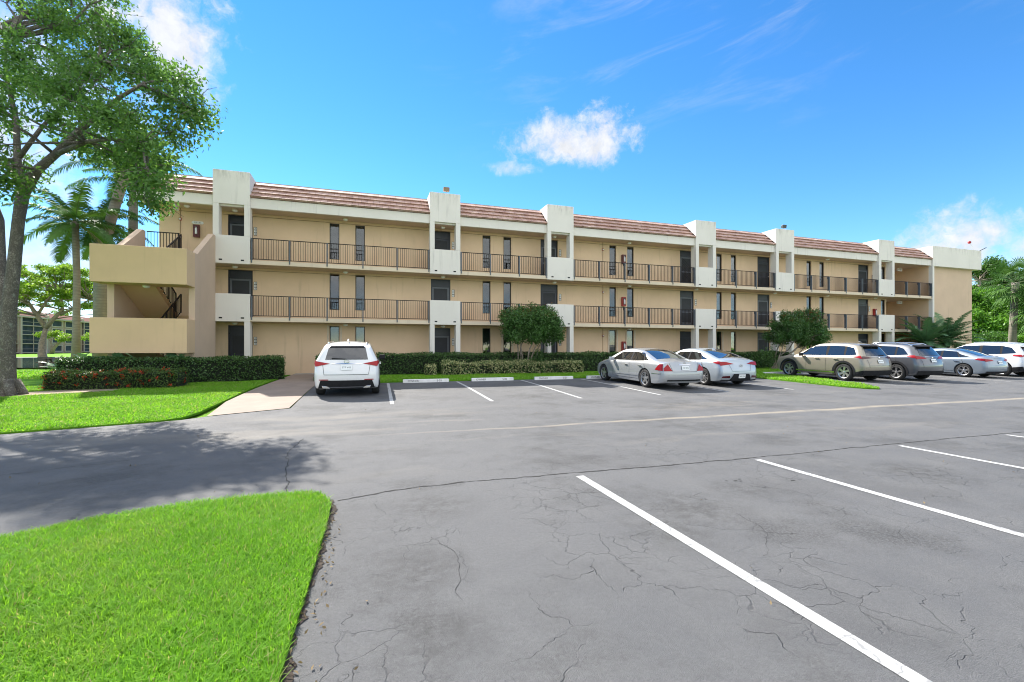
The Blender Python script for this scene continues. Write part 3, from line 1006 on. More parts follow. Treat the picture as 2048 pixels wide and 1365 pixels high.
# conduits along the ceilings and down to the alarms
b = MB()
for z in (8.22, 5.47):
    b.tube([(-9.2, NW - .02, z), (40.8, NW - .02, z)], .011, 6)
for u, zs in ((14.62, ((.3, 2.8), (3.05, 5.6), (5.82, 8.35))), (-8.52, ((6.2, 8.35),)), ):
    for z0, z1 in zs: b.tube([(u, NW - .018, z0), (u, NW - .018, z1)], .013, 6)
for z0, z1 in ((3.05, 5.6), (5.82, 8.35)): b.tube([(43.4, 28.28, z0), (43.4, 28.28, z1)], .013, 6)
b.build('conduit', M['conduit'], bld)

# ---------------------------------------------------------------- the open stairwell at the building's end
SL, SR, SF = -9.82, -6.70, 21.06
st = MB()   # side walls with raking tops
for (x0, x1) in ((-9.68, -9.45), (-6.93, -6.701)):
    st.prism([(21.98, 0), (NF - .003, 0), (NF - .003, 6.86), (24.42, 6.86), (22.25, 5.50), (21.98, 5.50)], x0, x1, 'x')
st.build('stairwell_wall', M['pink'], bld, bevel=.012)
for z0, z1, zf in ((1.34, 2.70, 1.62), (4.05, 5.48, 4.37)):
    b = MB()
    b.box(SL, SR, SF, SF + .17, z0, z1)
    b.box(SL, SL + .15, SF + .17, 21.977, z0, z1); b.box(SR - .16, SR, SF + .17, 21.977, z0, z1)
    b.build('landing_parapet', M['stair'], bld, bevel=.012)
    b = MB(); b.box(SL + .155, SR - .165, SF + .175, 22.3, z0 + .02, zf); b.build('stair_landing', M['stair'], bld)
MIDU = -8.19


def flight(x0, x1, y0, z0, y1, z1, n=8):
    """steps from (y0,z0) up to (y1,z1) with a flat soffit below"""
    b = MB()
    dy, dz = (y1 - y0) / n, (z1 - z0) / n
    prof = [(y0, z0 - .18)]
    for k in range(n): prof += [(y0 + dy * k, z0 + dz * (k + 1)), (y0 + dy * (k + 1), z0 + dz * (k + 1))]
    prof += [(y1, z1 - .22)]
    b.prism(prof, x0, x1, 'x')
    b.build('stair_flight', M['stair'], bld)
    r = MB()
    for xx in (x0 + .05, x1 - .05):
        if xx < SL + .6 or xx > SR - .4: continue
        r.bar((xx, y0, z0 + 1.0), (xx, y1, z1 + 1.0), .045, .045); r.bar((xx, y0, z0 + .2), (xx, y1, z1 + .2), .03, .03)
        for k in range(19):
            f = k / 18
            yy, zz = y0 + (y1 - y0) * f, z0 + (z1 - z0) * f
            q = .02 if k % 6 else .04
            r.box(xx - q / 2, xx + q / 2, yy - q / 2, yy + q / 2, zz + .15, zz + 1.0)
    r.build('handrail', M['rail'], bld)


flight(-8.12, -6.94, 24.68, FL[0] + 2.81 - .02, 24.69, FL[1]) if False else None
for i in (0, 1):
    mid = (1.62, 4.37)[i]
    flight(-9.44, -8.24, 24.72, FL[i], 22.3, mid)                 # up from the floor to the landing
    flight(-8.14, -6.94, 22.3, mid, 24.72, FL[i + 1])              # and back up to the floor above
b = MB()     # guard at the top floor over the open flight
z0, z1 = 5.86, 6.88
b.box(-9.44, -8.2, NF + .07, NF + .11, z1 - .04, z1); b.box(-9.44, -8.2, NF + .075, NF + .105, z0, z0 + .03)
for k in range(11):
    x = -9.40 + k * .119
    b.box(x - .01, x + .01, NF + .08, NF + .1, z0 + .03, z1 - .04)
b.box(-8.24, -8.18, NF + .06, NF + .12, z0 - .05, z1)
b.build('railing', M['rail'], bld)

# ---------------------------------------------------------------- fixtures on the building
ORD = ['first', 'second', 'third', 'fourth', 'fifth', 'sixth']
FLOORN = ['ground-floor', 'second-floor', 'top-floor']


def ceiling_light(x, y, z, label):
    o = thing('ceiling_light', label, 'ceiling light', (x, y, z), group='round ceiling lights of the walkways')
    b = MB(); b.lathe([(.02, 0), (.13, 0), (.14, -.03), (.13, -.045)], (x, y, z), seg=20); b.build('lamp_base', M['beige_frame'], o, smooth=True)
    b = MB(); b.lathe([(.125, -.045), (.12, -.075), (.09, -.11), (.05, -.128), (.01, -.133)], (x, y, z), seg=20); b.build('lamp_globe', M['lampwhite'], o, smooth=True)


BAYN = ['in the bay beside the open stairs', 'in the second bay from the stairs', 'in the bay behind the reddish bush', 'in the fourth bay from the stairs', 'in the bay by the orange-flowered bush', 'in the bay closest to the end wing']
for (u, fs) in ((-6.06, (0, 1, 2)), (4.2, (0, 1, 2)), (11.0, (1, 2)), (21.49, (1,)), (28.43, (1,)), (38.86, (1,))):
    k = {-6.06: 0, 4.2: 1, 11.0: 2, 21.49: 3, 28.43: 4, 38.86: 5}[u]
    for i in fs:
        z = (2.815, 5.585, CEIL)[i]
        ceiling_light(u, 25.4, z, f'round white {FLOORN[i]} ceiling light {BAYN[k]}')
for (u, fs, w) in ((-.95, (0, 1, 2), 'above the pair of windows over the white car'), (16.25, (0, 1, 2), 'above the extinguisher cabinet between two windows'), (33.64, (1, 2), 'above the windows beyond the orange-flowered bush')):
    for i in fs:
        ceiling_light(u, 25.4, (2.815, 5.585, CEIL)[i], f'round white {FLOORN[i]} walkway light {w}')
ceiling_light(-8.3, 21.75, 4.068, 'round white light under the upper landing of the stairwell')


def text_mesh(body, size, m, name, parent, mat4, extrude=.002, align='CENTER'):
    cu = bpy.data.curves.new('t', 'FONT'); cu.body = body; cu.size = size; cu.extrude = extrude
    cu.align_x = align; cu.align_y = 'CENTER'
    o = bpy.data.objects.new('t', cu); C.objects.link(o)
    dg = bpy.context.evaluated_depsgraph_get(); dg.update()
    me = bpy.data.meshes.new_from_object(o.evaluated_get(dg))
    bpy.data.objects.remove(o); bpy.data.curves.remove(cu)
    me.name = name
    me.transform(mat4)
    me.materials.clear()
    return link(name, me, m, parent)


def facing_front(x, y, z):
    """lettering upright on a plane that faces the parking lot (towards -y)"""
    return Matrix.Translation((x, y, z)) @ Matrix.Rotation(PI / 2, 4, 'X')


def off(o, x, y, z):
    g = ORG[o.name]; return facing_front(x - g.x, y - g.y, z - g.z)


# apartment number plaques
for k, u in ((0, -5.28), (1, 4.88), (2, 11.62), (3, 21.88), (4, 28.66), (5, 38.98)):
    for i in range(3):
        if (k, i) in ((3, 0), (4, 0), (5, 0), (3, 2), (4, 2), (5, 2)): continue
        z = FL[i] + 1.67
        o = thing('number_plaque', f'tall dark number plaque beside the {FLOORN[i]} door {BAYN[k]}', 'sign', (u, NW, z), group='apartment number plaques')
        b = MB(); b.box(u - .075, u + .075, NW - .022, NW - .002, z - .21, z + .21); b.build('plate', M['signblack'], o)
        for q, ch in enumerate((str(i + 1), '1', str((2, 1, 0, 9, 8, 7)[k]))):
            b = MB(); b.box(u - .055, u + .055, NW - .025, NW - .0225, z + .14 - q * .14 - .055, z + .14 - q * .14 + .055); b.build('number_tile', M['signwhite'], o)
            text_mesh(ch, .12, M['black'], 'numeral', o, off(o, u, NW - .026, z + .14 - q * .14), .001)


def cabinet(u, z, y, label, m, num='3'):
    o = thing('extinguisher_cabinet', label, 'fire extinguisher cabinet', (u, y, z), group='fire extinguisher cabinets')
    b = MB(); b.box(u - .13, u + .13, y - .17, y - .002, z - .30, z + .30); b.build('case', m, o, bevel=.012)
    b = MB(); b.box(u - .09, u + .09, y - .176, y - .1715, z - .24, z + .24); b.build('glass_front', M['darkred'], o)
    b = MB(); b.lathe([(.035, 0), (.05, .03), (.05, .26), (.02, .31), (.02, .35)], (u + .01, y - .19, z - .17), seg=12); b.build('extinguisher', M['ext'], o, smooth=True)
    b = MB(); b.box(u - .02, u + .06, y - .2, y - .18, z + .17, z + .2); b.build('lever', M['black'], o)


cabinet(16.11, 7.33, NW, 'dark red extinguisher cabinet between the two top-floor windows of the third walkway', M['darkred'])
cabinet(16.11, 4.56, NW, 'red extinguisher cabinet between the two second-floor windows of the third walkway', M['red'])
cabinet(16.11, 1.66, NW, 'red extinguisher cabinet on the ground-floor wall above the silver sedan', M['red'])
cabinet(-7.82, 7.27, NW, 'maroon extinguisher cabinet below the arrow sign at the top of the stairs', M['darkred'])
cabinet(39.5, 4.42, NW, 'red extinguisher cabinet on the second-floor wall by the last white bay', M['red'])
cabinet(39.4, 7.18, NW, 'dark extinguisher cabinet on the top-floor wall by the last white bay', M['darkred'])


def alarm(u, z, y, label):
    o = thing('fire_alarm', label, 'fire alarm', (u, y, z), group='red fire alarms')
    b = MB(); b.box(u - .06, u + .06, y - .05, y - .03, z - .07, z + .07); b.build('back_box', M['red'], o, bevel=.01)
    b = MB(); b.lathe([(.045, 0), (.05, -.02), (.02, -.045)], (u, y - .05, z), 'y', 14); b.build('horn', M['signwhite'], o, smooth=True)


for i, z in enumerate((2.32, 5.13, 7.88)): alarm(14.62, z, NW, f'small red fire alarm on the {FLOORN[i]} wall at the pipe of the third walkway')
alarm(-8.52, 7.81, NW, 'small red fire alarm on the pipe above the stairs, near the ceiling')
alarm(-8.52, 6.93, NW, 'small red fire alarm on the pipe above the stairs, near the railing')
for i, z in ((1, 5.16), (2, 7.97)): alarm(43.4, z - .1, 28.28, f'small red fire alarm under the {FLOORN[i]} exit sign by the end wing')

o = thing('arrow_sign', 'pale arrow-shaped room number sign on the top-floor wall at the stairs', 'sign', (-7.79, NW, 7.70))
b = MB(); b.prism([(-8.06, 7.70), (-7.97, 7.79), (-7.97, 7.765), (-7.62, 7.765), (-7.62, 7.79), (-7.53, 7.70), (-7.62, 7.61), (-7.62, 7.635), (-7.97, 7.635), (-7.97, 7.61)], NW - .02, NW - .002, 'y'); b.build('plate', M['signwhite'], o)
text_mesh('312 - 301', .085, M['signblack'], 'lettering', o, off(o, -7.795, NW - .022, 7.70), .001)
for i, z in ((1, 5.42), (2, 8.20)):
    o = thing('exit_sign', f'white exit sign with red letters under the {FLOORN[i]} ceiling by the end wing', 'sign', (43.5, 26.4, z), group='exit signs')
    b = MB(); b.box(43.1, 43.65, 26.4, 26.5, z - .12, z + .12); b.box(43.3, 43.34, 26.43, 26.46, z + .12, (5.588, CEIL)[i - 1]); b.build('housing', M['signwhite'], o, bevel=.008)
    text_mesh('EXIT', .2, M['red'], 'lettering', o, off(o, 43.375, 26.398, z), .002)
    ceiling_light(42.7 - .4 * i, 26.9, (5.588, CEIL)[i - 1], f'round white {FLOORN[i]} light beside the exit sign')
o = thing('exit_sign', 'white exit sign hung end-on from the top-floor ceiling above the stairs', 'sign', (-8.45, 25.2, 8.2), group='exit signs')
b = MB(); b.box(-8.5, -8.42, 25.0, 25.45, 8.06, 8.30); b.box(-8.48, -8.44, 25.2, 25.24, 8.30, CEIL); b.build('housing', M['signwhite'], o, bevel=.008)
ceiling_light(-8.05, 25.3, CEIL, 'round white top-floor ceiling light above the stairs')


def floodlight(x, y, z, label, m, tilt=.5):
    o = thing('floodlight', label, 'floodlight', (x, y, z))
    b = MB(); b.tube([(x, y, z), (x, y, z + .16)], .02, 8); b.build('bracket', M['steel'], o)
    b = MB(); b.prism([(y - .13, z + .15), (y - .16, z + .38), (y + .02, z + .36), (y + .05, z + .17)], x - .17, x + .17, 'x'); b.build('lamp_housing', m, o, bevel=.02)


floodlight(4.3, 24.95, 10.02, 'small beige floodlight on top of the second white bay', M['conduit'])
floodlight(28.75, 25.0, 10.02, 'small dark floodlight on top of the fifth white bay', M['darksteel'])
o = thing('roof_lamp', 'red ball lamp on a thin wire above the end of the roof', 'lamp', (50.4, 25.0, 9.96))
b = MB(); b.tube([(50.4, 25.0, 9.96), (50.3, 25.0, 10.3), (49.9, 25.0, 10.62)], .012, 6); b.build('wire', M['steel'], o)
b = MB(); b.lathe([(.01, -.12), (.09, -.09), (.125, 0), (.09, .09), (.01, .12)], (49.85, 25.0, 10.68), seg=16); b.build('ball', M['red'], o, smooth=True)
o = thing('roof_bracket', 'short dark rod sticking out from the top corner of the end wing', 'bracket', (50.9, 24.75, 9.96))
b = MB(); b.tube([(50.8, 24.8, 9.96), (51.35, 24.6, 10.25)], .03, 8); b.lathe([(.05, 0), (.05, .03)], (50.8, 24.8, 9.96), seg=10); b.build('rod', M['darksteel'], o)

# ---------------------------------------------------------------- wheel stops
for (u, y, txt, label) in ((2.38, 18.55, ('OWNER', '5-03'), 'first white wheel stop to the right of the white car'), (5.18, 18.55, ('OWNER', '5-02'), 'white wheel stop in the empty stall between two others'),
                           (7.98, 18.5, ('OWNER', '5-01'), 'white wheel stop in the empty stall next to the silver sedan'), (-.45, 18.95, ('GUEST', '5-04'), 'white wheel stop in front of the white car'),
                           (10.5, 18.45, ('OWNER', '5-00'), 'white wheel stop at the front wheels of the silver sedan'), (13.3, 18.45, None, 'white wheel stop at the front wheels of the pale blue sedan'),
                           (20.7, 18.35, None, 'white wheel stop at the front wheels of the tan car'), (23.4, 18.4, None, 'white wheel stop in front of the dark grey car')):
    z = zg(y)
    o = thing('wheel_stop', label.replace('to the right of', 'beside'), 'wheel stop', (u, y, z), group='white concrete wheel stops')
    b = MB(); b.prism([(y - .085, z - .02), (y - .06, z + .13), (y + .06, z + .13), (y + .085, z - .02)], u - .92, u + .92, 'x'); b.build('concrete_bar', M['stopwhite'], o, bevel=.02)
    if txt:
        tl = math.atan(.025 / .15)
        for s, x in zip(txt, (u - .52, u + .52)):
            mt = Matrix.Translation((x - u, -.0735, .062)) @ Matrix.Rotation(PI / 2 - tl, 4, 'X')
            text_mesh(s, .115, M['signblack'], 'lettering', o, mt, .001)
# ---------------------------------------------------------------- cars
def carpaint(name, col, metallic=.35, rough=.32):
    m, t = newmat(name)
    f = t.noise(t.obj(), 900, 1)
    c = t.mix(t.m('MULTIPLY', f, .15), col, tuple(min(1, x * 1.4) for x in col))
    c = t.mix(t.map(t.noise(t.obj(), 3, 4), .5, .8, 0, .08), c, (.25, .23, .2))
    t.out(t.bsdf(c, rough, metallic, Coat_Weight=1.0, Coat_Roughness=.04))
    return m


M['carglass'] = simple('tinted_car_glass', (.012, .014, .016), .03, .0, use='obj', Specular_IOR_Level=.8, Coat_Weight=1.0, Coat_Roughness=.01)
M['tyre'] = simple('tyre_rubber', (.018, .018, .018), .85, .2, 6, use='obj', bump=.2, bscale=80)
M['rim'] = simple('alloy_rim', (.55, .55, .55), .3, .05, metallic=.85, use='obj')
M['rimdark'] = simple('dark_rim_back', (.012, .012, .012), .6, use='obj')
M['blackplastic'] = simple('black_bumper_plastic', (.022, .022, .024), .8, .15, 8, use='obj', Specular_IOR_Level=.15)
M['taillight'] = simple('red_tail_lens', (.33, .006, .010), .3, .1, 6, use='obj', Specular_IOR_Level=.3, Coat_Weight=.15)
M['darklens'] = simple('smoked_tail_lens', (.06, .004, .007), .2, use='obj', Coat_Weight=.3)
M['clearlens'] = simple('clear_lens', (.65, .62, .60), .12, use='obj', Coat_Weight=1.0)
M['chrome'] = simple('chrome_trim', (.75, .75, .76), .12, .02, metallic=1.0, use='obj')
M['plate'] = simple('licence_plate_face', (.80, .82, .80), .4, .04, use='obj')
M['plategreen'] = simple('plate_lettering', (.03, .07, .05), .5, use='obj')
M['gap'] = simple('panel_gap', (.008, .008, .008), .9, use='obj')


def interp(tab, x):
    if x <= tab[0][0]: return tab[0][1]
    for (a, b), (c, d) in zip(tab[:-1], tab[1:]):
        if x <= c: return b + (d - b) * (x - a) / (c - a)
    return tab[-1][1]


def smooth_interp(tab, x):
    """Catmull-Rom through the table, so that the outline has no kinks"""
    n = len(tab)
    if x <= tab[0][0]: return tab[0][1]
    if x >= tab[-1][0]: return tab[-1][1]
    for i in range(n - 1):
        if x <= tab[i + 1][0]:
            x0, y0 = tab[i]; x1, y1 = tab[i + 1]
            h = x1 - x0
            m0 = (y1 - tab[i - 1][1]) / (x1 - tab[i - 1][0]) if i > 0 else (y1 - y0) / h
            m1 = (tab[i + 2][1] - y0) / (tab[i + 2][0] - x0) if i + 2 < n else (y1 - y0) / h
            t = (x - x0) / h
            return (2 * t**3 - 3 * t**2 + 1) * y0 + (t**3 - 2 * t**2 + t) * h * m0 + (-2 * t**3 + 3 * t**2) * y1 + (t**3 - t**2) * h * m1


class Car:
    """a car body given by its side view: roof line, belt line and the outlines of its two ends; y = 0 is the rear axle, +y the nose"""
    NX = 10

    def __init__(s, ro, wb, fo, Wd, top, belt, rear, front, R, zb=.19, tumble=.40, crown=.05):
        s.ro, s.wb, s.fo, s.W, s.top, s.belt, s.rear, s.front, s.R, s.zb = ro, wb, fo, Wd, top, belt, rear, front, R, zb
        s.tumble = tumble; s.crown = crown
        s.y0, s.y1 = -ro, wb + fo; s.L = s.y1 - s.y0

    def warp(s, y, z):
        t = (y - s.y0) / s.L
        wr = max(0, 1 - t / .36) ** 2; wf = max(0, 1 - (1 - t) / .30) ** 2
        return y + wr * smooth_interp(s.rear, z) - wf * smooth_interp(s.front, z)

    def bulge(s, y):
        t = (y - s.y0) / s.L
        return max(0, 1 - t / .12) ** 2 * .10 - max(0, 1 - (1 - t) / .14) ** 2 * .20

    def half(s, y):
        t = (y - s.y0) / s.L
        e = abs(2 * t - 1)
        return s.W / 2 * (1 - .035 * e ** 4 - .085 * max(0, (e - .88) / .12) ** 2)

    def section(s, y):
        """right-hand outline at station y, from the sill up to the roof edge"""
        w = s.half(y); zt = smooth_interp(s.top, y); zbelt = min(interp(s.belt, y), zt - .045)
        t = (y - s.y0) / s.L; e = max(0, (abs(2 * t - 1) - .8) / .2)
        zb = s.zb + .07 * e
        h = zt - zbelt
        wr = .95 * w - max(s.tumble * h, .085)
        cr = min(s.crown, h * .5)
        zr = zt - cr
        mid = zb + (zbelt - zb) * .45
        pts = [(.84 * w, zb), (.955 * w, zb + .03), (.985 * w, zb + .12), (1.0 * w, mid - .06), (1.0 * w, mid + .12), (.992 * w, zbelt - .10), (.978 * w, zbelt - .03), (.95 * w, zbelt)]
        a = (.95 * w, zbelt); c = (wr, zr - .04 * min(1, h / .3))
        for f in (.33, .66): pts.append((a[0] + (c[0] - a[0]) * f, a[1] + (c[1] - a[1]) * f))
        pts += [c, (wr - .045 * min(1, h / .2), zr - .004)]
        return pts, zt

    def toprow(s, y):
        pts, zt = s.section(y)
        x12, z12 = pts[-1]
        return [(x12 * (1 - 2 * j / s.NX), z12 + (zt - z12) * (1 - (1 - 2 * j / s.NX) ** 2)) for j in range(1, s.NX)]

    def P(s, x, y, z):
        w = s.half(y)
        return (x, s.warp(y, z) + s.bulge(y) * (x / w) ** 2, z)

    def stations(s):
        n = 46
        return [s.y0 + s.L * (.5 - .5 * math.cos(PI * i / (n - 1))) * 1.0 for i in range(n)]

    def body(s, mats, parent, sill_black=False):
        b = MB(); ring = None; rings = []
        for y in s.stations():
            pts, zt = s.section(y)
            r = [(x, z) for x, z in pts] + s.toprow(y) + [(-x, z) for x, z in pts[::-1]]
            x1, z1 = pts[0]
            r += [(-x1 + 2 * x1 * j / s.NX, z1) for j in range(1, s.NX)]
            rings.append([s.P(x, y, z) for x, z in r])
        n = len(rings[0])
        V = [p for r in rings for p in r]
        Fc = []; mi = []
        for i in range(len(rings) - 1):
            for k in range(n):
                k2 = (k + 1) % n
                Fc.append((i * n + k, i * n + k2, (i + 1) * n + k2, (i + 1) * n + k))
                low = k < 2 or k >= n - s.NX - 2
                mi.append(1 if low and (sill_black or k >= n - s.NX or k == 0 and False) else 0)
        b.v = V; b.f = Fc; b.mi = mi
        for end in (0, -1):
            y = s.stations()[end]
            pts, zt = s.section(y)
            rows = []
            for k, (x, z) in enumerate(pts):
                if k == len(pts) - 1:
                    row = [(x, z)] + s.toprow(y) + [(-x, z)]
                else:
                    row = [(x * (1 - 2 * j / s.NX), z) for j in range(s.NX + 1)]
                rows.append([s.P(a, y, c) for a, c in row])
            vs = [p for r in rows for p in r]; m = s.NX + 1
            fs = [(k * m + j, k * m + j + 1, (k + 1) * m + j + 1, (k + 1) * m + j) for k in range(len(rows) - 1) for j in range(s.NX)]
            b.add(vs, fs)
            if sill_black:
                for q in range(1, len(fs) + 1):
                    if (len(fs) - q) // s.NX < 2: b.mi[-q] = 1
        me = bpy.data.meshes.new('body')
        me.from_pydata(b.v, [], b.f)
        me.polygons.foreach_set('material_index', b.mi)
        bm = bmesh.new(); bm.from_mesh(me)
        bmesh.ops.remove_doubles(bm, verts=bm.verts, dist=.0008)
        bmesh.ops.dissolve_degenerate(bm, edges=bm.edges, dist=.0001)
        bmesh.ops.recalc_face_normals(bm, faces=bm.faces)
        bm.to_mesh(me); bm.free()
        for mm in mats: me.materials.append(mm)
        o = bpy.data.objects.new('body', me); C.objects.link(o)
        # wheel wells: cut out of the body
        cb = MB()
        for yy in (0, s.wb):
            for sg in (-1, 1):
                xa, xb = sg * (s.W / 2 - .27), sg * (s.W / 2 + .2)
                cb.lathe([(s.R + .055, min(xa, xb)), (s.R + .055, max(xa, xb))], (0, yy, s.R), 'x', 40, 1)
        cme = bpy.data.meshes.new('cut'); cme.from_pydata(cb.v, [], cb.f)
        cme.polygons.foreach_set('material_index', cb.mi)
        for mm in mats: cme.materials.append(mm)
        bm = bmesh.new(); bm.from_mesh(cme); bmesh.ops.recalc_face_normals(bm, faces=bm.faces); bm.to_mesh(cme); bm.free()
        co = bpy.data.objects.new('cut', cme); C.objects.link(co)
        md = o.modifiers.new('w', 'BOOLEAN'); md.object = co; md.operation = 'DIFFERENCE'; md.solver = 'EXACT'; md.use_hole_tolerant = True
        dg = bpy.context.evaluated_depsgraph_get(); dg.update()
        me2 = bpy.data.meshes.new_from_object(o.evaluated_get(dg))
        bpy.data.objects.remove(o); bpy.data.objects.remove(co); bpy.data.meshes.remove(me); bpy.data.meshes.remove(cme)
        me2.name = 'body'
        me2.materials.clear()
        ob = link('body', me2, mats, parent)
        me2.polygons.foreach_set('use_smooth', [p.material_index == 0 or True for p in me2.polygons])
        try: me2.set_sharp_from_angle(angle=math.radians(38))
        except Exception: pass
        return ob

    # points on the surface -------------------------------------------------
    def ystation(s, y, z):
        lo, hi = s.y0, s.y1
        for _ in range(28):
            md = (lo + hi) / 2
            if s.warp(md, z) < y: lo = md
            else: hi = md
        return (lo + hi) / 2

    def side(s, y, z):
        ys = s.ystation(y, z)
        pts, zt = s.section(ys)
        x = pts[-1][0]
        for (a, b), (c, d) in zip(pts[1:-1], pts[2:]):
            if b <= z <= d: x = a + (c - a) * (z - b) / max(d - b, 1e-6); break
        else:
            if z < pts[1][1]: x = pts[1][0]
        return Vector((x, y + s.bulge(ys) * .9, z))

    def rearp(s, x, z):
        w = s.half(s.y0)
        return Vector((x, s.warp(s.y0, z) + .10 * (x / w) ** 2, z))

    def topp(s, x, y):
        """point of the roof, glass or lid above (x, y)"""
        ys = y
        for _ in range(6):
            zt = smooth_interp(s.top, ys); ys = s.ystation(y, zt)
        pts, zt = s.section(ys)
        x12, z12 = pts[-1]
        ax = abs(x)
        if ax <= x12: z = z12 + (zt - z12) * (1 - (ax / x12) ** 2)
        else:
            z = z12
            for (a, b), (c, d) in zip(pts[:-1][::-1], pts[1:][::-1]):
                if c <= ax <= a: z = d + (b - d) * (ax - c) / max(a - c, 1e-6); break
        return Vector((x, y, z))

    def patch(s, fn, quad, name, m, parent, off=.006, nu=6, nv=5, thick=0.0, flip=False, mirror=False):
        """a panel that follows the body: quad = four corners in the coordinates of fn"""
        obs = []
        for sg in ((1, -1) if mirror else (1,)):
            V = []; Fc = []
            for j in range(nv + 1):
                for i in range(nu + 1):
                    a, c = i / nu, j / nv
                    p = [(1 - a) * (1 - c) * quad[0][k] + a * (1 - c) * quad[1][k] + a * c * quad[2][k] + (1 - a) * c * quad[3][k] for k in (0, 1)]
                    e = .01
                    P = fn(*p); du = fn(p[0] + e, p[1]) - fn(p[0] - e, p[1]); dv = fn(p[0], p[1] + e) - fn(p[0], p[1] - e)
                    nrm = du.cross(dv)
                    if nrm.length < 1e-9: nrm = Vector((0, 0, 1))
                    nrm.normalize()
                    if flip: nrm = -nrm
                    q = P + nrm * off
                    if sg < 0: q.x = -q.x
                    V.append(q)
            for j in range(nv):
                for i in range(nu):
                    k = j * (nu + 1) + i
                    Fc.append((k, k + 1, k + nu + 2, k + nu + 1))
            b = MB(); b.add(V, Fc)
            o = b.build(name, m, parent, smooth=True, local=True)
            if thick:
                md = o.modifiers.new('s', 'SOLIDIFY'); md.thickness = thick; md.offset = -1
            obs.append(o)
        return obs


def make_wheel(R, width, style, parent, x, y, side):
    e = bpy.data.objects.new('wheel', None); C.objects.link(e); e.parent = parent
    e.location = (x, y, R)
    b = MB()
    w = width / 2; ri = R * .70
    b.lathe([(ri, -w * .9), (R - .03, -w), (R - .008, -w * .8), (R, -w * .4), (R, w * .4), (R - .008, w * .8), (R - .03, w), (ri, w * .9), (ri - .01, 0), (ri, -w * .9)], seg=36, axis='x', cap=False)
    b.build('tyre', M['tyre'], e, smooth=True, local=True)
    b = MB()
    sg = side
    f = sg * (w - .012)
    # rim lip, spokes, hub
    n = 36
    for (r0, r1, x0, x1) in ((ri + .004, ri - .022, f, f - sg * .012), (ri - .022, ri - .03, f - sg * .012, f - sg * .07)):
        vs = []
        for k in range(n):
            t = 2 * PI * k / n
            vs += [(x0, r0 * math.cos(t), r0 * math.sin(t)), (x1, r1 * math.cos(t), r1 * math.sin(t))]
        b.add(vs, [(2 * k, 2 * k + 1, 2 * ((k + 1) % n) + 1, 2 * ((k + 1) % n)) for k in range(n)])
    cnt, wid, split = {'five': (5, .075, 0), 'twin': (5, .03, .16), 'swirl': (6, .055, 0), 'multi': (10, .028, 0)}[style]
    for k in range(cnt):
        for dl in ((-split, split) if split else (0,)):
            t = 2 * PI * k / cnt + .3
            tw = .35 if style == 'swirl' else 0
            a0 = t + dl * .3; a1 = t + dl + tw
            p0 = Vector((f - sg * .035, math.cos(a0) * .045, math.sin(a0) * .045)); p1 = Vector((f - sg * .014, math.cos(a1) * (ri - .015), math.sin(a1) * (ri - .015)))
            tn0 = Vector((0, -math.sin(a0), math.cos(a0))) * wid * .62; tn1 = Vector((0, -math.sin(a1), math.cos(a1))) * wid * (.55 if style != 'swirl' else 1.0)
            dx = Vector((sg * .02, 0, 0))
            b.add([p0 - tn0, p0 + tn0, p1 + tn1, p1 - tn1, p0 - tn0 - dx, p0 + tn0 - dx, p1 + tn1 - dx, p1 - tn1 - dx], [(0, 1, 2, 3), (0, 4, 5, 1), (1, 5, 6, 2), (2, 6, 7, 3), (3, 7, 4, 0)])
    b.lathe([(.06, f - sg * .05), (.058, f - sg * .028), (.03, f - sg * .02)], seg=16, axis='x')
    b.build('rim', M['rim'], e, local=True)
    b = MB(); b.lathe([(ri - .005, f - sg * .075), (ri - .005, f - sg * .08)], seg=28, axis='x')
    b.lathe([(ri * .62, f - sg * .07), (ri * .62, f - sg * .055)], seg=28, axis='x')
    b.build('brake_disc', M['rimdark'], e, local=True)
    return e


def strip(car, fn, path, w, name, m, parent, off=.005, mirror=False, flip=False):
    """a narrow strip (panel gap, chrome line) along a path on the body"""
    P = []
    for a, b in zip(path[:-1], path[1:]):
        n = max(1, int(math.dist(a, b) / .08))
        P += [(a[0] + (b[0] - a[0]) * i / n, a[1] + (b[1] - a[1]) * i / n) for i in range(n)]
    P.append(path[-1])
    for sg in ((1, -1) if mirror else (1,)):
        V = []; Fc = []
        for i, p in enumerate(P):
            a = P[max(i - 1, 0)]; b = P[min(i + 1, len(P) - 1)]
            d = Vector((b[0] - a[0], b[1] - a[1])).normalized(); nn = Vector((-d.y, d.x)) * w / 2
            for s_ in (-1, 1):
                u, v = p[0] + nn.x * s_, p[1] + nn.y * s_
                e = .01
                du = fn(u + e, v) - fn(u - e, v); dv = fn(u, v + e) - fn(u, v - e)
                nrm = du.cross(dv); nrm = nrm.normalized() if nrm.length > 1e-9 else Vector((0, 0, 1))
                if flip: nrm = -nrm
                q = fn(u, v) + nrm * off
                if sg < 0: q.x = -q.x
                V.append(q)
            if i: Fc.append((2 * i - 2, 2 * i - 1, 2 * i + 1, 2 * i))
        b = MB(); b.add(V, Fc); b.build(name, m, parent, smooth=True, local=True)


def arch(car, y, r, n=22, lo=-.2):
    return [(y - math.cos(lo + (PI - 2 * lo) * k / n) * r, car.R + math.sin(lo + (PI - 2 * lo) * k / n) * r) for k in range(n + 1)]


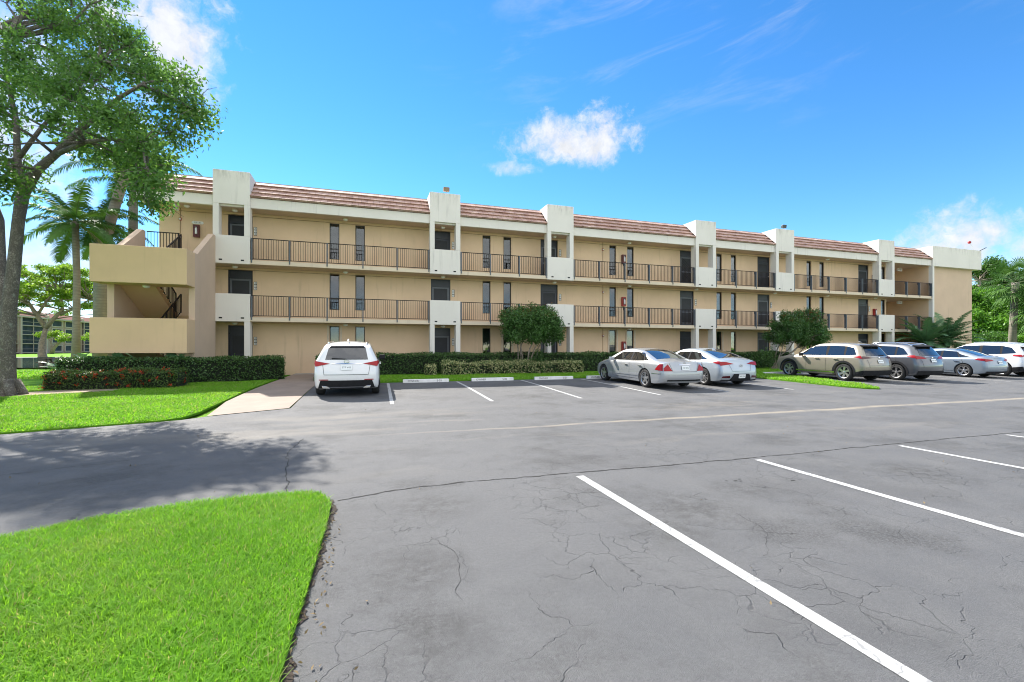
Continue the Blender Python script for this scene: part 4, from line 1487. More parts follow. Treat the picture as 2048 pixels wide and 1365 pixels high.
def build_car(name, label, car, paint, loc, yaw, wheel, windows, rearglass, screen, lights, plate, doors, cladding=False, rails=False, extras=None, rearfn=None, sill=None, platetext='ABC'):
    root = thing(name, label, 'car', (loc[0], loc[1], zg(loc[1] + 1.0) - .01), yaw, group='cars parked in front of the building')
    # the ground rises: pitch the car with it
    dzz = zg(loc[1] + car.wb) - zg(loc[1])
    root.rotation_euler = (math.atan2(dzz, car.wb), 0, yaw)
    root.location.z = zg(loc[1])
    body = car.body([paint, M['blackplastic']], root, cladding)
    gl = M['carglass']
    yb0, yb1, zb_, zt_ = windows[-1][0][0], windows[0][1][0], windows[0][0][1], windows[0][3][1]
    w0, w9 = windows[0], windows[-1]
    for i in range(len(windows)):
        f, r = windows[i], windows[min(i + 1, len(windows) - 1)]
        if i + 1 < len(windows):   # pillar between two panes
            car.patch(car.side, [(r[1][0] - .02, r[1][1]), (f[0][0] + .02, f[0][1]), (f[3][0] + .02, f[3][1]), (r[2][0] - .02, r[2][1])], 'door_pillar', M['blackplastic'], root, mirror=True, off=.004, nu=3)
    for q in windows:
        for o in car.patch(car.side, q, 'side_window', gl, root, mirror=True, off=.006): pass
    ring = [(windows[0][0][0] - .03, windows[0][0][1] - .02)]
    for fn, q, nm, fl in ((car.rearp if rearglass[1] == 'rear' else car.topp, rearglass[0], 'rear_window', rearglass[1] == 'rear' and False), (car.topp, screen, 'windscreen', False)):
        car.patch(fn, q, nm, gl, root, off=.007, nu=12, nv=6, flip=False)
    for (fn, q, m, nm, mir) in lights:
        car.patch({'rear': car.rearp, 'side': car.side, 'top': car.topp}[fn], q, nm, m, root, off=.010, nu=6, nv=3, mirror=mir)
    x0, x1, z0, z1 = plate
    pm = car.rearp((x0 + x1) / 2, (z0 + z1) / 2)
    dirn = (car.rearp(0, z1) - car.rearp(0, z0)); tilt = math.atan2(dirn.y, dirn.z)
    b = MB(); b.box(-(x1 - x0) / 2, (x1 - x0) / 2, -.012, 0, -(z1 - z0) / 2, (z1 - z0) / 2)
    pl = b.build('license_plate', M['plate'], root, local=True, bevel=.004)
    pl.location = (pm.x, pm.y - .012, pm.z); pl.rotation_euler = (-tilt, 0, 0)
    text_mesh(platetext, .072, M['plategreen'], 'lettering', pl, Matrix.Translation((0, -.0135, -.005)) @ Matrix.Rotation(PI / 2, 4, 'X'), .0008)
    for path in doors: strip(car, car.side, path, .010, 'panel_gap', M['gap'], root, .003, mirror=True)
    for sg in (-1, 1):
        for yy in (0, car.wb):
            make_wheel(car.R, .23, wheel, root, sg * (car.W / 2 - .125), yy, sg)
    if cladding:
        for yy in (0, car.wb):
            strip(car, car.side, arch(car, yy, car.R + .095), .085, 'wheel_arch_trim', M['blackplastic'], root, .012, mirror=True)
    return root, body


def handles(car, ys, z, root, m):
    for y in ys:
        for sg in (-1, 1):
            p = car.side(y, z)
            b = MB(); b.box(-.018, .018, -.10, .10, -.014, .014)
            o = b.build('door_handle', m, root, local=True, bevel=.006); o.location = (sg * (p.x + .022), y, z)


def mirrors(car, y, z, root, m):
    for sg in (-1, 1):
        p = car.side(y, z)
        b = MB()
        b.prism([(-.06, -.02), (-.05, .12), (.03, .13), (.08, .06), (.06, -.03)], 0, .20, 'x')
        b.box(-.08, .0, -.01, .05, -.01, .03)
        o = b.build('door_mirror', m, root, local=True, bevel=.02)
        o.location = (sg * (p.x + .03) - (0 if sg > 0 else 0), y, z); o.scale = (sg, 1, 1)


def quad(y0b, y0t, y1t, y1b, zb0, zb1, zt0, zt1):
    return [(y0b, zb0), (y1b, zb1), (y1t, zt1), (y0t, zt0)]


PAINT = {'white': carpaint('white_car_paint', (.74, .74, .73), 0, .3), 'silver': carpaint('silver_car_paint', (.40, .41, .42), .45, .38), 'ice': carpaint('pale_blue_silver_paint', (.43, .48, .52), .45, .38),
         'tan': carpaint('champagne_tan_paint', (.30, .265, .205), .4, .4), 'grey': carpaint('dark_grey_paint', (.115, .12, .132), .6, .35), 'blue': carpaint('steel_blue_paint', (.25, .295, .34), .5, .38)}

# --- white SUV seen from behind
def suv_doors(c, b, d, f, zlo, zb):
    return [[(f, zlo), (f, zb)], [(b, zlo), (b, zb)], [(d, zb), (d, zb - .28), (d + .28, zlo + .12)], [(d + .28, zlo + .02), (f, zlo)]]


SUVREAR = [(.2, .14), (.38, .05), (.6, .0), (.78, .02), (.95, .07), (1.1, .14), (1.3, .27), (1.45, .38), (1.6, .50), (1.75, .6)]
SUVFRONT = [(.2, .16), (.4, .04), (.65, .0), (.85, .08), (1.0, .18), (1.6, .3)]
c1 = Car(.93, 2.66, 1.04, 1.87, [(-.93, 1.50), (-.5, 1.60), (.2, 1.645), (.9, 1.65), (1.4, 1.60), (1.8, 1.44), (2.5, 1.10), (3.1, 1.03), (3.6, .90), (3.7, .84)], [(-.9, 1.10), (0, 1.06), (2.4, 1.0), (3.7, .9)], SUVREAR, SUVFRONT, .37)
WS = [quad(.72, .80, 1.62, 2.28, 1.07, 1.05, 1.50, 1.46), quad(-.12, .02, .64, .60, 1.09, 1.075, 1.49, 1.51)]
r1, b1 = build_car('white_suv', 'white compact SUV parked nose-in beside the walkway, seen from behind', c1, PAINT['white'], (-.47, 15.1), math.radians(-2.2), 'twin', WS,
                   ([(-.60, 1.10), (.60, 1.10), (.52, 1.46), (-.52, 1.46)], 'rear'), [(-.66, 2.42), (.66, 2.42), (.56, 1.78), (-.56, 1.78)],
                   [('rear', [(.46, .985), (.875, .90), (.86, 1.06), (.70, 1.03)], M['taillight'], 'tail_light', True), ('side', [(-.80, .92), (-.56, 1.03), (-.60, 1.08), (-.74, 1.06)], M['taillight'], 'tail_light', True),
                    ('rear', [(-.80, .26), (.80, .26), (.72, .50), (-.72, .50)], M['blackplastic'], 'lower_bumper', False), ('rear', [(.5, .505), (.76, .505), (.76, .53), (.5, .53)], M['taillight'], 'reflector', True),
                    ('rear', [(-.52, 1.44), (.52, 1.44), (.47, 1.50), (-.47, 1.50)], M['blackplastic'], 'spoiler_lip', False)],
                   (-.155, .155, .80, .955), suv_doors(c1, .68, -.08, 1.72, .40, 1.03), False, platetext='STP V42')
strip(c1, c1.rearp, [(-.62, .665), (.62, .665)], .012, 'panel_gap', M['gap'], r1, .006)
strip(c1, c1.rearp, [(.62, .665), (.66, .95)], .009, 'panel_gap', M['gap'], r1, .006, mirror=True)
strip(c1, c1.rearp, [(-.42, .985), (.42, .985)], .022, 'chrome_strip', M['chrome'], r1, .010)
strip(c1, c1.rearp, [(-.5, .30), (.5, .30)], .03, 'chrome_strip', M['chrome'], r1, .02)
for sg in (-1, 1):
    b = MB(); p = c1.rearp(.58 * sg, .29)
    b.prism([(sg * .47, .25), (sg * .50, .33), (sg * .69, .34), (sg * .66, .26)], p.y - .03, p.y + .05, 'y'); b.build('exhaust_tip', M['chrome'], r1, local=True, bevel=.01)
    b = MB(); b.tube([(sg * .55, yy, c1.topp(.55, yy).z + dz) for yy, dz in ((-.34, 0), (-.2, .04), (.4, .045), (1.1, .04), (1.3, 0))], .017, 8); b.build('roof_rail', M['chrome'], r1, local=True, smooth=True)
p = c1.rearp(0, 1.03)
b = MB()
for k in range(20):
    a0, a1 = 2 * PI * k / 20, 2 * PI * (k + 1) / 20
    b.bar((math.cos(a0) * .07, p.y - .014, 1.045 + math.sin(a0) * .045), (math.cos(a1) * .07, p.y - .014, 1.045 + math.sin(a1) * .045), .012)
b.bar((-.025, p.y - .014, 1.075), (-.01, p.y - .016, 1.02), .011); b.bar((-.01, p.y - .016, 1.02), (.05, p.y - .016, 1.02), .011)
b.build('badge', M['chrome'], r1, local=True)
b = MB(); q0 = c1.rearp(-.02, 1.12); q1 = c1.rearp(-.38, 1.15); b.bar((-.02, q0.y - .02, 1.12), (-.42, q1.y - .03, 1.145), .02); b.build('rear_wiper', M['blackplastic'], r1, local=True)
b = MB(); b.prism([(-.25, 1.655), (-.10, 1.72), (-.06, 1.645)], -.02, .02, 'x'); b.build('antenna_fin', PAINT['white'], r1, local=True)
handles(c1, (.32, 1.22), .93, r1, PAINT['white']); mirrors(c1, 1.98, 1.04, r1, M['blackplastic'])

# --- the sedans
def sedan(ro, wb, fo, Wd, top, belt, R, dr=.0):
    rear = [(.18, .12), (.35, .02), (.55, .0), (.75, .035), (.95, .09 + dr), (1.1, .13 + dr), (1.5, .2)]
    front = [(.18, .14), (.35, .03), (.55, .0), (.75, .10), (.9, .2), (1.5, .3)]
    return Car(ro, wb, fo, Wd, top, belt, rear, front, R, zb=.17, tumble=.46, crown=.045)


def sedan_car(name, label, c, paint, loc, wheel, WS, rg, lights, plate, doors, platetext, hz, my, sash=None):
    r, b = build_car(name, label, c, paint, loc, 0, wheel, WS, (rg, 'top'), [(-.64, 2.70 * c.wb / 2.96), (.64, 2.70 * c.wb / 2.96), (.54, 1.95 * c.wb / 2.96), (-.54, 1.95 * c.wb / 2.96)], lights, plate, doors, platetext=platetext)
    handles(c, hz[0], hz[1], r, M['chrome']); mirrors(c, my, WS[0][1][1] - .01, r, paint)
    strip(c, c.side, [(WS[-1][0][0] - .06, WS[-1][0][1] - .025), (WS[0][1][0] + .02, WS[0][1][1] - .025)], .014, 'chrome_strip', M['chrome'], r, .008, mirror=True)
    return r, b


c2 = sedan(1.14, 3.0, .86, 1.855, [(-1.14, .985), (-.75, 1.035), (-.42, 1.07), (.0, 1.20), (.5, 1.36), (.95, 1.425), (1.4, 1.44), (1.8, 1.40), (2.3, 1.22), (2.8, 1.0), (3.3, .92), (3.75, .78), (3.86, .70)], [(-1.1, .93), (0, .955), (2.8, .90), (3.8, .7)], .335)
W2 = [quad(1.02, 1.06, 1.80, 2.44, .965, .935, 1.30, 1.27), quad(.12, .33, .96, .92, .985, .965, 1.27, 1.305), quad(-.16, .2, .26, .06, 1.0, .99, 1.19, 1.23)]
r2, b2 = sedan_car('silver_sedan', 'large silver sedan with triangular red tail lights and five-spoke wheels', c2, PAINT['silver'], (10.72, 14.35), 'five', W2,
                   [(-.62, -.34), (.62, -.34), (.50, .62), (-.50, .62)],
                   [('rear', [(.52, .66), (.84, .66), (.83, .76), (.66, .90)], M['taillight'], 'tail_light', True), ('side', [(-1.06, .665), (-.62, .70), (-.88, .90), (-1.04, .90)], M['taillight'], 'tail_light', True)],
                   (-.155, .155, .70, .84), [[(1.0, .30), (1.0, .95)], [(.06, .95), (.0, .74), (.42, .32)], [(2.3, .9), (2.22, .3)], [(.42, .3), (2.22, .3)]], 'CR 2DU', ((.28, 1.22), .80), 2.18)
strip(c2, c2.side, [(-1.0, .56), (-.42, .56)], .02, 'chrome_strip', M['chrome'], r2, .008, mirror=True)
strip(c2, c2.side, [(.42, .44), (2.6, .42)], .03, 'side_moulding', PAINT['silver'], r2, .014, mirror=True)
strip(c2, c2.rearp, [(-.50, .635), (.50, .635)], .010, 'panel_gap', M['gap'], r2, .005)
strip(c2, c2.rearp, [(-.24, .895), (.24, .895)], .02, 'chrome_strip', M['chrome'], r2, .008)
strip(c2, c2.rearp, [(-.70, .53), (.70, .53)], .014, 'chrome_strip', M['chrome'], r2, .008)
strip(c2, c2.rearp, [(.5, .635), (.60, .93)], .009, 'panel_gap', M['gap'], r2, .005, mirror=True)

ELTOP = [(-1.02, 1.02), (-.75, 1.075), (-.45, 1.12), (.0, 1.25), (.5, 1.375), (.9, 1.425), (1.25, 1.435), (1.6, 1.40), (2.0, 1.25), (2.5, 1.03), (2.9, .95), (3.4, .80), (3.56, .70)]
c3 = sedan(1.02, 2.70, .86, 1.80, ELTOP, [(-1.0, .97), (0, .96), (2.5, .90), (3.5, .7)], .33, .03)
W3 = [quad(.98, 1.02, 1.62, 2.24, .965, .935, 1.30, 1.27), quad(.22, .38, .92, .90, .985, .965, 1.26, 1.305), quad(-.22, .22, .32, .14, 1.01, .99, 1.14, 1.22)]
r3, b3 = sedan_car('pale_blue_sedan', 'pale blue-silver sedan with slanted badge and black lower bumper', c3, PAINT['ice'], (13.47, 14.5), 'multi', W3,
                   [(-.60, -.50), (.60, -.50), (.47, .55), (-.47, .55)],
                   [('rear', [(.30, .865), (.86, .80), (.86, .945), (.60, .94)], M['taillight'], 'tail_light', True), ('side', [(-.92, .83), (-.50, .90), (-.60, .96), (-.86, .955)], M['taillight'], 'tail_light', True),
                    ('rear', [(-.50, .27), (.50, .27), (.36, .50), (-.36, .50)], M['blackplastic'], 'lower_bumper', False), ('rear', [(.50, .345), (.84, .345), (.80, .41), (.52, .43)], M['darklens'], 'reflector', True),
                    ('rear', [(-.84, .225), (.84, .225), (.84, .27), (-.84, .27)], M['blackplastic'], 'diffuser', False)],
                   (-.155, .155, .335, .48), [[(.95, .30), (.95, .95)], [(.14, .96), (.02, .74), (.40, .32)], [(2.12, .9), (2.06, .3)], [(.4, .3), (2.06, .3)]], 'IN5 27H', ((.30, 1.16), .80), 2.0)
strip(c3, c3.rearp, [(-.42, .60), (.42, .60)], .010, 'panel_gap', M['gap'], r3, .005)
strip(c3, c3.rearp, [(.42, .60), (.52, .86)], .009, 'panel_gap', M['gap'], r3, .005, mirror=True)
strip(c3, c3.rearp, [(-.40, .985), (.40, .985)], .02, 'lid_lip', PAINT['ice'], r3, .012)
b = MB()
for (x0, z0, x1, z1) in ((-.04, .76, -.025, .84), (.025, .76, .04, .84), (-.032, .79, .032, .81)):
    p = c3.rearp(0, .80); b.bar((x0, p.y - .014, z0), (x1, p.y - .012, z1), .014)
for k in range(18):
    a0, a1 = 2 * PI * k / 18, 2 * PI * (k + 1) / 18
    b.bar((math.cos(a0) * .075, p.y - .013, .80 + math.sin(a0) * .05), (math.cos(a1) * .075, p.y - .013, .80 + math.sin(a1) * .05), .009)
b.build('badge', M['chrome'], r3, local=True)
b = MB(); b.prism([(.30, 1.33), (.50, 1.44), (.54, 1.36)], -.02, .02, 'x'); b.build('antenna_fin', PAINT['ice'], r3, local=True)

c6 = sedan(1.0, 2.70, .86, 1.80, ELTOP, [(-1.0, .97), (0, .96), (2.5, .90), (3.5, .7)], .33, .02)
r6, b6 = sedan_car('steel_blue_sedan', 'steel blue sedan parked between the dark grey SUV and a large white SUV', c6, PAINT['blue'], (29.2, 14.45), 'twin', W3,
                   [(-.60, -.50), (.60, -.50), (.47, .55), (-.47, .55)],
                   [('rear', [(.40, .84), (.86, .80), (.86, .93), (.50, .90)], M['taillight'], 'tail_light', True), ('side', [(-.92, .82), (-.42, .885), (-.55, .95), (-.86, .945)], M['taillight'], 'tail_light', True),
                    ('rear', [(-.84, .225), (.84, .225), (.80, .33), (-.80, .33)], M['blackplastic'], 'lower_bumper', False)],
                   (-.155, .155, .70, .84), [[(.95, .30), (.95, .95)], [(.14, .96), (.02, .74), (.40, .32)], [(2.12, .9), (2.06, .3)], [(.4, .3), (2.06, .3)]], '8CD 41K', ((.30, 1.16), .80), 2.0)
strip(c6, c6.rearp, [(-.42, .60), (.42, .60)], .010, 'panel_gap', M['gap'], r6, .005)
strip(c6, c6.rearp, [(-.30, .965), (.30, .965)], .02, 'lid_lip', PAINT['blue'], r6, .012)
strip(c6, c6.side, [(.42, .36), (2.2, .36)], .025, 'side_moulding', PAINT['blue'], r6, .014, mirror=True)

# --- the other SUVs
STOP = [(-.97, 1.54), (-.6, 1.63), (.1, 1.69), (.8, 1.70), (1.35, 1.66), (1.8, 1.47), (2.4, 1.16), (3.0, 1.08), (3.5, .96), (3.66, .88)]
c4 = Car(.97, 2.705, .95, 1.84, STOP, [(-.95, 1.10), (0, 1.08), (2.4, 1.02), (3.6, .92)], SUVREAR, SUVFRONT, .375, zb=.22)
W4 = [quad(.86, .92, 1.62, 2.22, 1.10, 1.07, 1.54, 1.50), quad(.04, .10, .78, .76, 1.115, 1.10, 1.53, 1.55), quad(-.50, -.30, .0, -.04, 1.16, 1.12, 1.45, 1.52)]
r4, b4 = build_car('tan_suv', 'champagne tan SUV parked beside the rounded grass island', c4, PAINT['tan'], (21.05, 14.5), 0, 'swirl', W4,
                   ([(-.62, 1.12), (.62, 1.12), (.50, 1.50), (-.50, 1.50)], 'rear'), [(-.66, 2.36), (.66, 2.36), (.56, 1.80), (-.56, 1.80)],
                   [('rear', [(.40, 1.03), (.87, .98), (.86, 1.10), (.62, 1.09)], M['darklens'], 'tail_light', True), ('side', [(-.84, .99), (-.36, 1.07), (-.46, 1.13), (-.72, 1.12)], M['taillight'], 'tail_light', True),
                    ('rear', [(-.86, .28), (.86, .28), (.86, .50), (-.86, .50)], M['blackplastic'], 'lower_bumper', False), ('side', [(-.92, .28), (-.40, .25), (-.46, .40), (-.88, .50)], M['blackplastic'], 'lower_bumper', True)],
                   (-.155, .155, .80, .95), suv_doors(c4, .82, -.0, 1.78, .40, 1.06), True, platetext='BK4 93T')
strip(c4, c4.side, [(.42, .36), (2.3, .36)], .045, 'chrome_strip', M['chrome'], r4, .014, mirror=True)
strip(c4, c4.rearp, [(-.62, .70), (.62, .70)], .010, 'panel_gap', M['gap'], r4, .006)
handles(c4, (.36, 1.24), .95, r4, PAINT['tan']); mirrors(c4, 1.98, 1.05, r4, M['blackplastic'])
b = MB(); b.prism([(-.15, 1.70), (.0, 1.76), (.04, 1.69)], -.02, .02, 'x'); b.build('antenna_fin', PAINT['tan'], r4, local=True)
q0 = c4.rearp(0, 1.13); q1 = c4.rearp(.4, 1.16)
b = MB(); b.bar((0, q0.y - .02, 1.13), (.42, q1.y - .03, 1.16), .02); b.build('rear_wiper', M['blackplastic'], r4, local=True)

c5 = Car(.98, 2.66, .93, 1.85, [(-.98, 1.55), (-.6, 1.63), (.1, 1.68), (.8, 1.69), (1.3, 1.64), (1.75, 1.46), (2.4, 1.13), (3.0, 1.06), (3.45, .94), (3.6, .86)], [(-.95, 1.12), (0, 1.09), (2.4, 1.03), (3.6, .92)], SUVREAR, SUVFRONT, .365, zb=.22)
W5 = [quad(.84, .90, 1.58, 2.2, 1.10, 1.07, 1.53, 1.49), quad(.10, .14, .76, .74, 1.12, 1.10, 1.52, 1.54), quad(-.44, -.18, .05, .02, 1.17, 1.13, 1.43, 1.51)]
r5, b5 = build_car('dark_grey_suv', 'dark grey SUV with silver roof rails parked beyond the tan SUV', c5, PAINT['grey'], (23.85, 14.15), 0, 'twin', W5,
                   ([(-.62, 1.14), (.62, 1.14), (.50, 1.50), (-.50, 1.50)], 'rear'), [(-.66, 2.36), (.66, 2.36), (.56, 1.78), (-.56, 1.78)],
                   [('rear', [(.36, 1.00), (.87, .98), (.86, 1.12), (.58, 1.09)], M['taillight'], 'tail_light', True), ('side', [(-.84, 1.0), (-.42, 1.08), (-.52, 1.14), (-.76, 1.14)], M['taillight'], 'tail_light', True),
                    ('rear', [(-.86, .28), (.86, .28), (.86, .46), (-.86, .46)], M['blackplastic'], 'lower_bumper', False)],
                   (-.155, .155, .84, .99), suv_doors(c5, .80, -.0, 1.74, .40, 1.06), True, platetext='7QV 12E')
handles(c5, (.36, 1.22), .95, r5, PAINT['grey']); mirrors(c5, 1.96, 1.05, r5, PAINT['grey'])
c7 = Car(.99, 2.85, .95, 1.93, [(-.99, 1.55), (-.6, 1.66), (.1, 1.725), (.9, 1.74), (1.5, 1.69), (1.95, 1.50), (2.6, 1.16), (3.2, 1.09), (3.65, .98), (3.8, .9)], [(-.95, 1.12), (0, 1.09), (2.6, 1.03), (3.8, .93)], SUVREAR, SUVFRONT, .385, zb=.22)
W7 = [quad(.92, .98, 1.75, 2.42, 1.11, 1.08, 1.57, 1.53), quad(.08, .14, .84, .82, 1.13, 1.11, 1.56, 1.58), quad(-.56, -.30, .04, .0, 1.19, 1.14, 1.47, 1.55)]
r7, b7 = build_car('large_white_suv', 'large white SUV cut off by the frame, beyond the steel blue sedan', c7, PAINT['white'], (32.08, 14.35), 0, 'five', W7,
                   ([(-.64, 1.16), (.64, 1.16), (.52, 1.52), (-.52, 1.52)], 'rear'), [(-.68, 2.54), (.68, 2.54), (.58, 1.95), (-.58, 1.95)],
                   [('rear', [(-.86, 1.02), (.86, 1.02), (.86, 1.10), (-.86, 1.10)], M['taillight'], 'tail_light', False), ('side', [(-.86, 1.01), (-.42, 1.05), (-.46, 1.13), (-.78, 1.13)], M['taillight'], 'tail_light', True),
                    ('rear', [(-.86, .28), (.86, .28), (.86, .52), (-.86, .52)], M['blackplastic'], 'lower_bumper', False), ('side', [(-.92, .28), (-.40, .25), (-.44, .48), (-.88, .54)], M['blackplastic'], 'lower_bumper', True)],
                   (-.155, .155, .82, .97), suv_doors(c7, .88, -.0, 1.9, .40, 1.08), False, platetext='JX5 60L')
handles(c7, (.40, 1.32), .97, r7, M['chrome']); mirrors(c7, 2.1, 1.07, r7, PAINT['white'])
for c, r in ((c5, r5), (c7, r7)):
    for sg in (-1, 1):
        x = .56
        pts = [(sg * x, yy, c.topp(x, yy).z + dz) for yy, dz in ((-.42, .0), (-.22, .05), (.3, .055), (.9, .055), (1.25, .05), (1.45, .0))]
        b = MB(); b.tube(pts, .018, 8)
        b.build('roof_rail', M['chrome'], r, local=True, smooth=True)
for c, r, p in ((c4, r4, PAINT['tan']), (c5, r5, PAINT['grey']), (c7, r7, PAINT['white'])):
    z1 = 1.57
    V = []
    b = MB()
    y0 = c.rearp(0, 1.56).y; y1 = c.rearp(0, 1.5).y
    b.prism([(y0 + .12, 1.60), (y1 - .10, 1.545), (y1 - .11, 1.52), (y0 + .05, 1.53)], -.52, .52, 'x')
    b.build('roof_spoiler', M['blackplastic'] if c is not c7 else p, r, local=True, bevel=.01)
    p0 = c.rearp(0, .86)
    strip(c, c.rearp, [(-.42, 1.075 if c is not c7 else 1.12), (.42, 1.075 if c is not c7 else 1.12)], .018, 'chrome_strip', M['chrome'], r, .012)
    strip(c, c.rearp, [(.60, .62), (.66, .96)], .009, 'panel_gap', M['gap'], r, .006, mirror=True)
    b = MB()
    q = c.rearp(.0, 1.03)
    b.lathe([(.005, -.012), (.045, -.010), (.05, 0)], (0, q.y - .004, 1.03), 'y', 16); b.build('badge', M['chrome'], r, local=True)
b = MB()   # three-pointed ring badge on the lid of the large silver sedan
q = c2.rearp(0, .945)
for k in range(16):
    a0, a1 = 2 * PI * k / 16, 2 * PI * (k + 1) / 16
    b.bar((math.cos(a0) * .045, q.y - .012, .93 + math.sin(a0) * .045), (math.cos(a1) * .045, q.y - .012, .93 + math.sin(a1) * .045), .008)
for k in range(3):
    a0 = PI / 2 + k * 2 * PI / 3
    b.bar((0, q.y - .012, .93), (math.cos(a0) * .045, q.y - .012, .93 + math.sin(a0) * .045), .008)
b.build('badge', M['chrome'], r2, local=True)
strip(c2, c2.rearp, [(-.70, .33), (.70, .33)], .05, 'lower_valance', M['blackplastic'], r2, .004)
# ---------------------------------------------------------------- plants
def clump_leaves(cs, n, L, W_, rng=RNG, squash=.8, shell=.5, droop=.35):
    """leaves in ellipsoid clumps: cs = [(x,y,z,r)]"""
    Ps, Os = [], []
    for (x, y, z, r) in cs:
        k = int(n * r * r)
        d = unit(rng.normal(size=(k, 3)))
        q = rng.random(k) ** shell
        p = d * (q * r)[:, None]
        p[:, 2] *= squash
        lump = 1 + .28 * np.sin(d[:, 0] * 5 + x * 3) * np.cos(d[:, 1] * 5 + z * 3)
        Ps.append(p * lump[:, None] + np.array([x, y, z])); Os.append(d)
    P = np.concatenate(Ps); O = np.concatenate(Os)
    return leaf_arrays(P, L, W_, O, droop, rng), P


def wiggle(p, q, n, amp, rnd):
    p = Vector(p); q = Vector(q); pts = []
    for i in range(n + 1):
        f = i / n
        v = p.lerp(q, f)
        if 0 < i < n: v += Vector((rnd.uniform(-1, 1), rnd.uniform(-1, 1), rnd.uniform(-.6, .8))) * amp * (q - p).length
        pts.append(v)
    return pts


# --- the big shade tree
TREE = thing('shade_tree', 'big leafy shade tree with forked grey trunk on the side lawn', 'tree', (-9.92, 17.0, .1))
b = MB()
trunk = [(-9.93, 17.0, -.05), (-9.92, 17.0, .12), (-9.90, 17.0, .45), (-9.88, 17.0, .95), (-9.86, 17.0, 1.64), (-9.76, 16.96, 2.94), (-9.66, 16.93, 3.81), (-9.52, 16.88, 5.26), (-9.41, 16.85, 5.98)]
b.tube(trunk, [.40, .35, .26, .215, .19, .16, .15, .135, .15], 18)
for k in range(6):
    a = k * 1.05 + .3
    b.tube([(-9.9 + math.cos(a) * .2, 17 + math.sin(a) * .2, .6), (-9.9 + math.cos(a) * .36, 17 + math.sin(a) * .36, .25), (-9.9 + math.cos(a) * .5, 17 + math.sin(a) * .5, .06)], [.12, .11, .04], 8)
b.tube([(-9.93, 17.08, 1.9), (-10.1, 17.3, 2.9), (-10.24, 17.45, 3.7), (-10.40, 17.7, 4.5), (-10.57, 17.96, 5.45), (-11.1, 18.3, 6.75)], [.14, .14, .125, .11, .10, .07], 12)
b.build('trunk', M['bark'], TREE, smooth=True)
LIMBS = [[(-9.41, 16.85, 5.98), (-9.0, 16.71, 6.7), (-8.52, 16.56, 7.14), (-7.91, 16.25, 7.67), (-7.36, 16.07, 8.17), (-6.63, 15.73, 8.69), (-5.9, 15.2, 8.9)],
         [(-9.41, 16.85, 5.95), (-9.77, 17.28, 7.12), (-10.1, 17.81, 8.5), (-10.43, 18.0, 9.8), (-10.6, 18.2, 11.2)],
         [(-9.77, 17.28, 7.12), (-9.2, 17.3, 8.2), (-8.5, 17.4, 9.3), (-7.8, 17.2, 10.4)],
         [(-8.52, 16.56, 7.14), (-7.4, 15.7, 7.3), (-6.5, 15.0, 7.2), (-5.6, 14.4, 7.0)],
         [(-11.1, 18.3, 6.75), (-12.2, 18.5, 8.0), (-13.2, 18.7, 9.2)], [(-10.1, 17.81, 8.5), (-11.6, 17.2, 9.6), (-12.6, 17.2, 10.3)]]
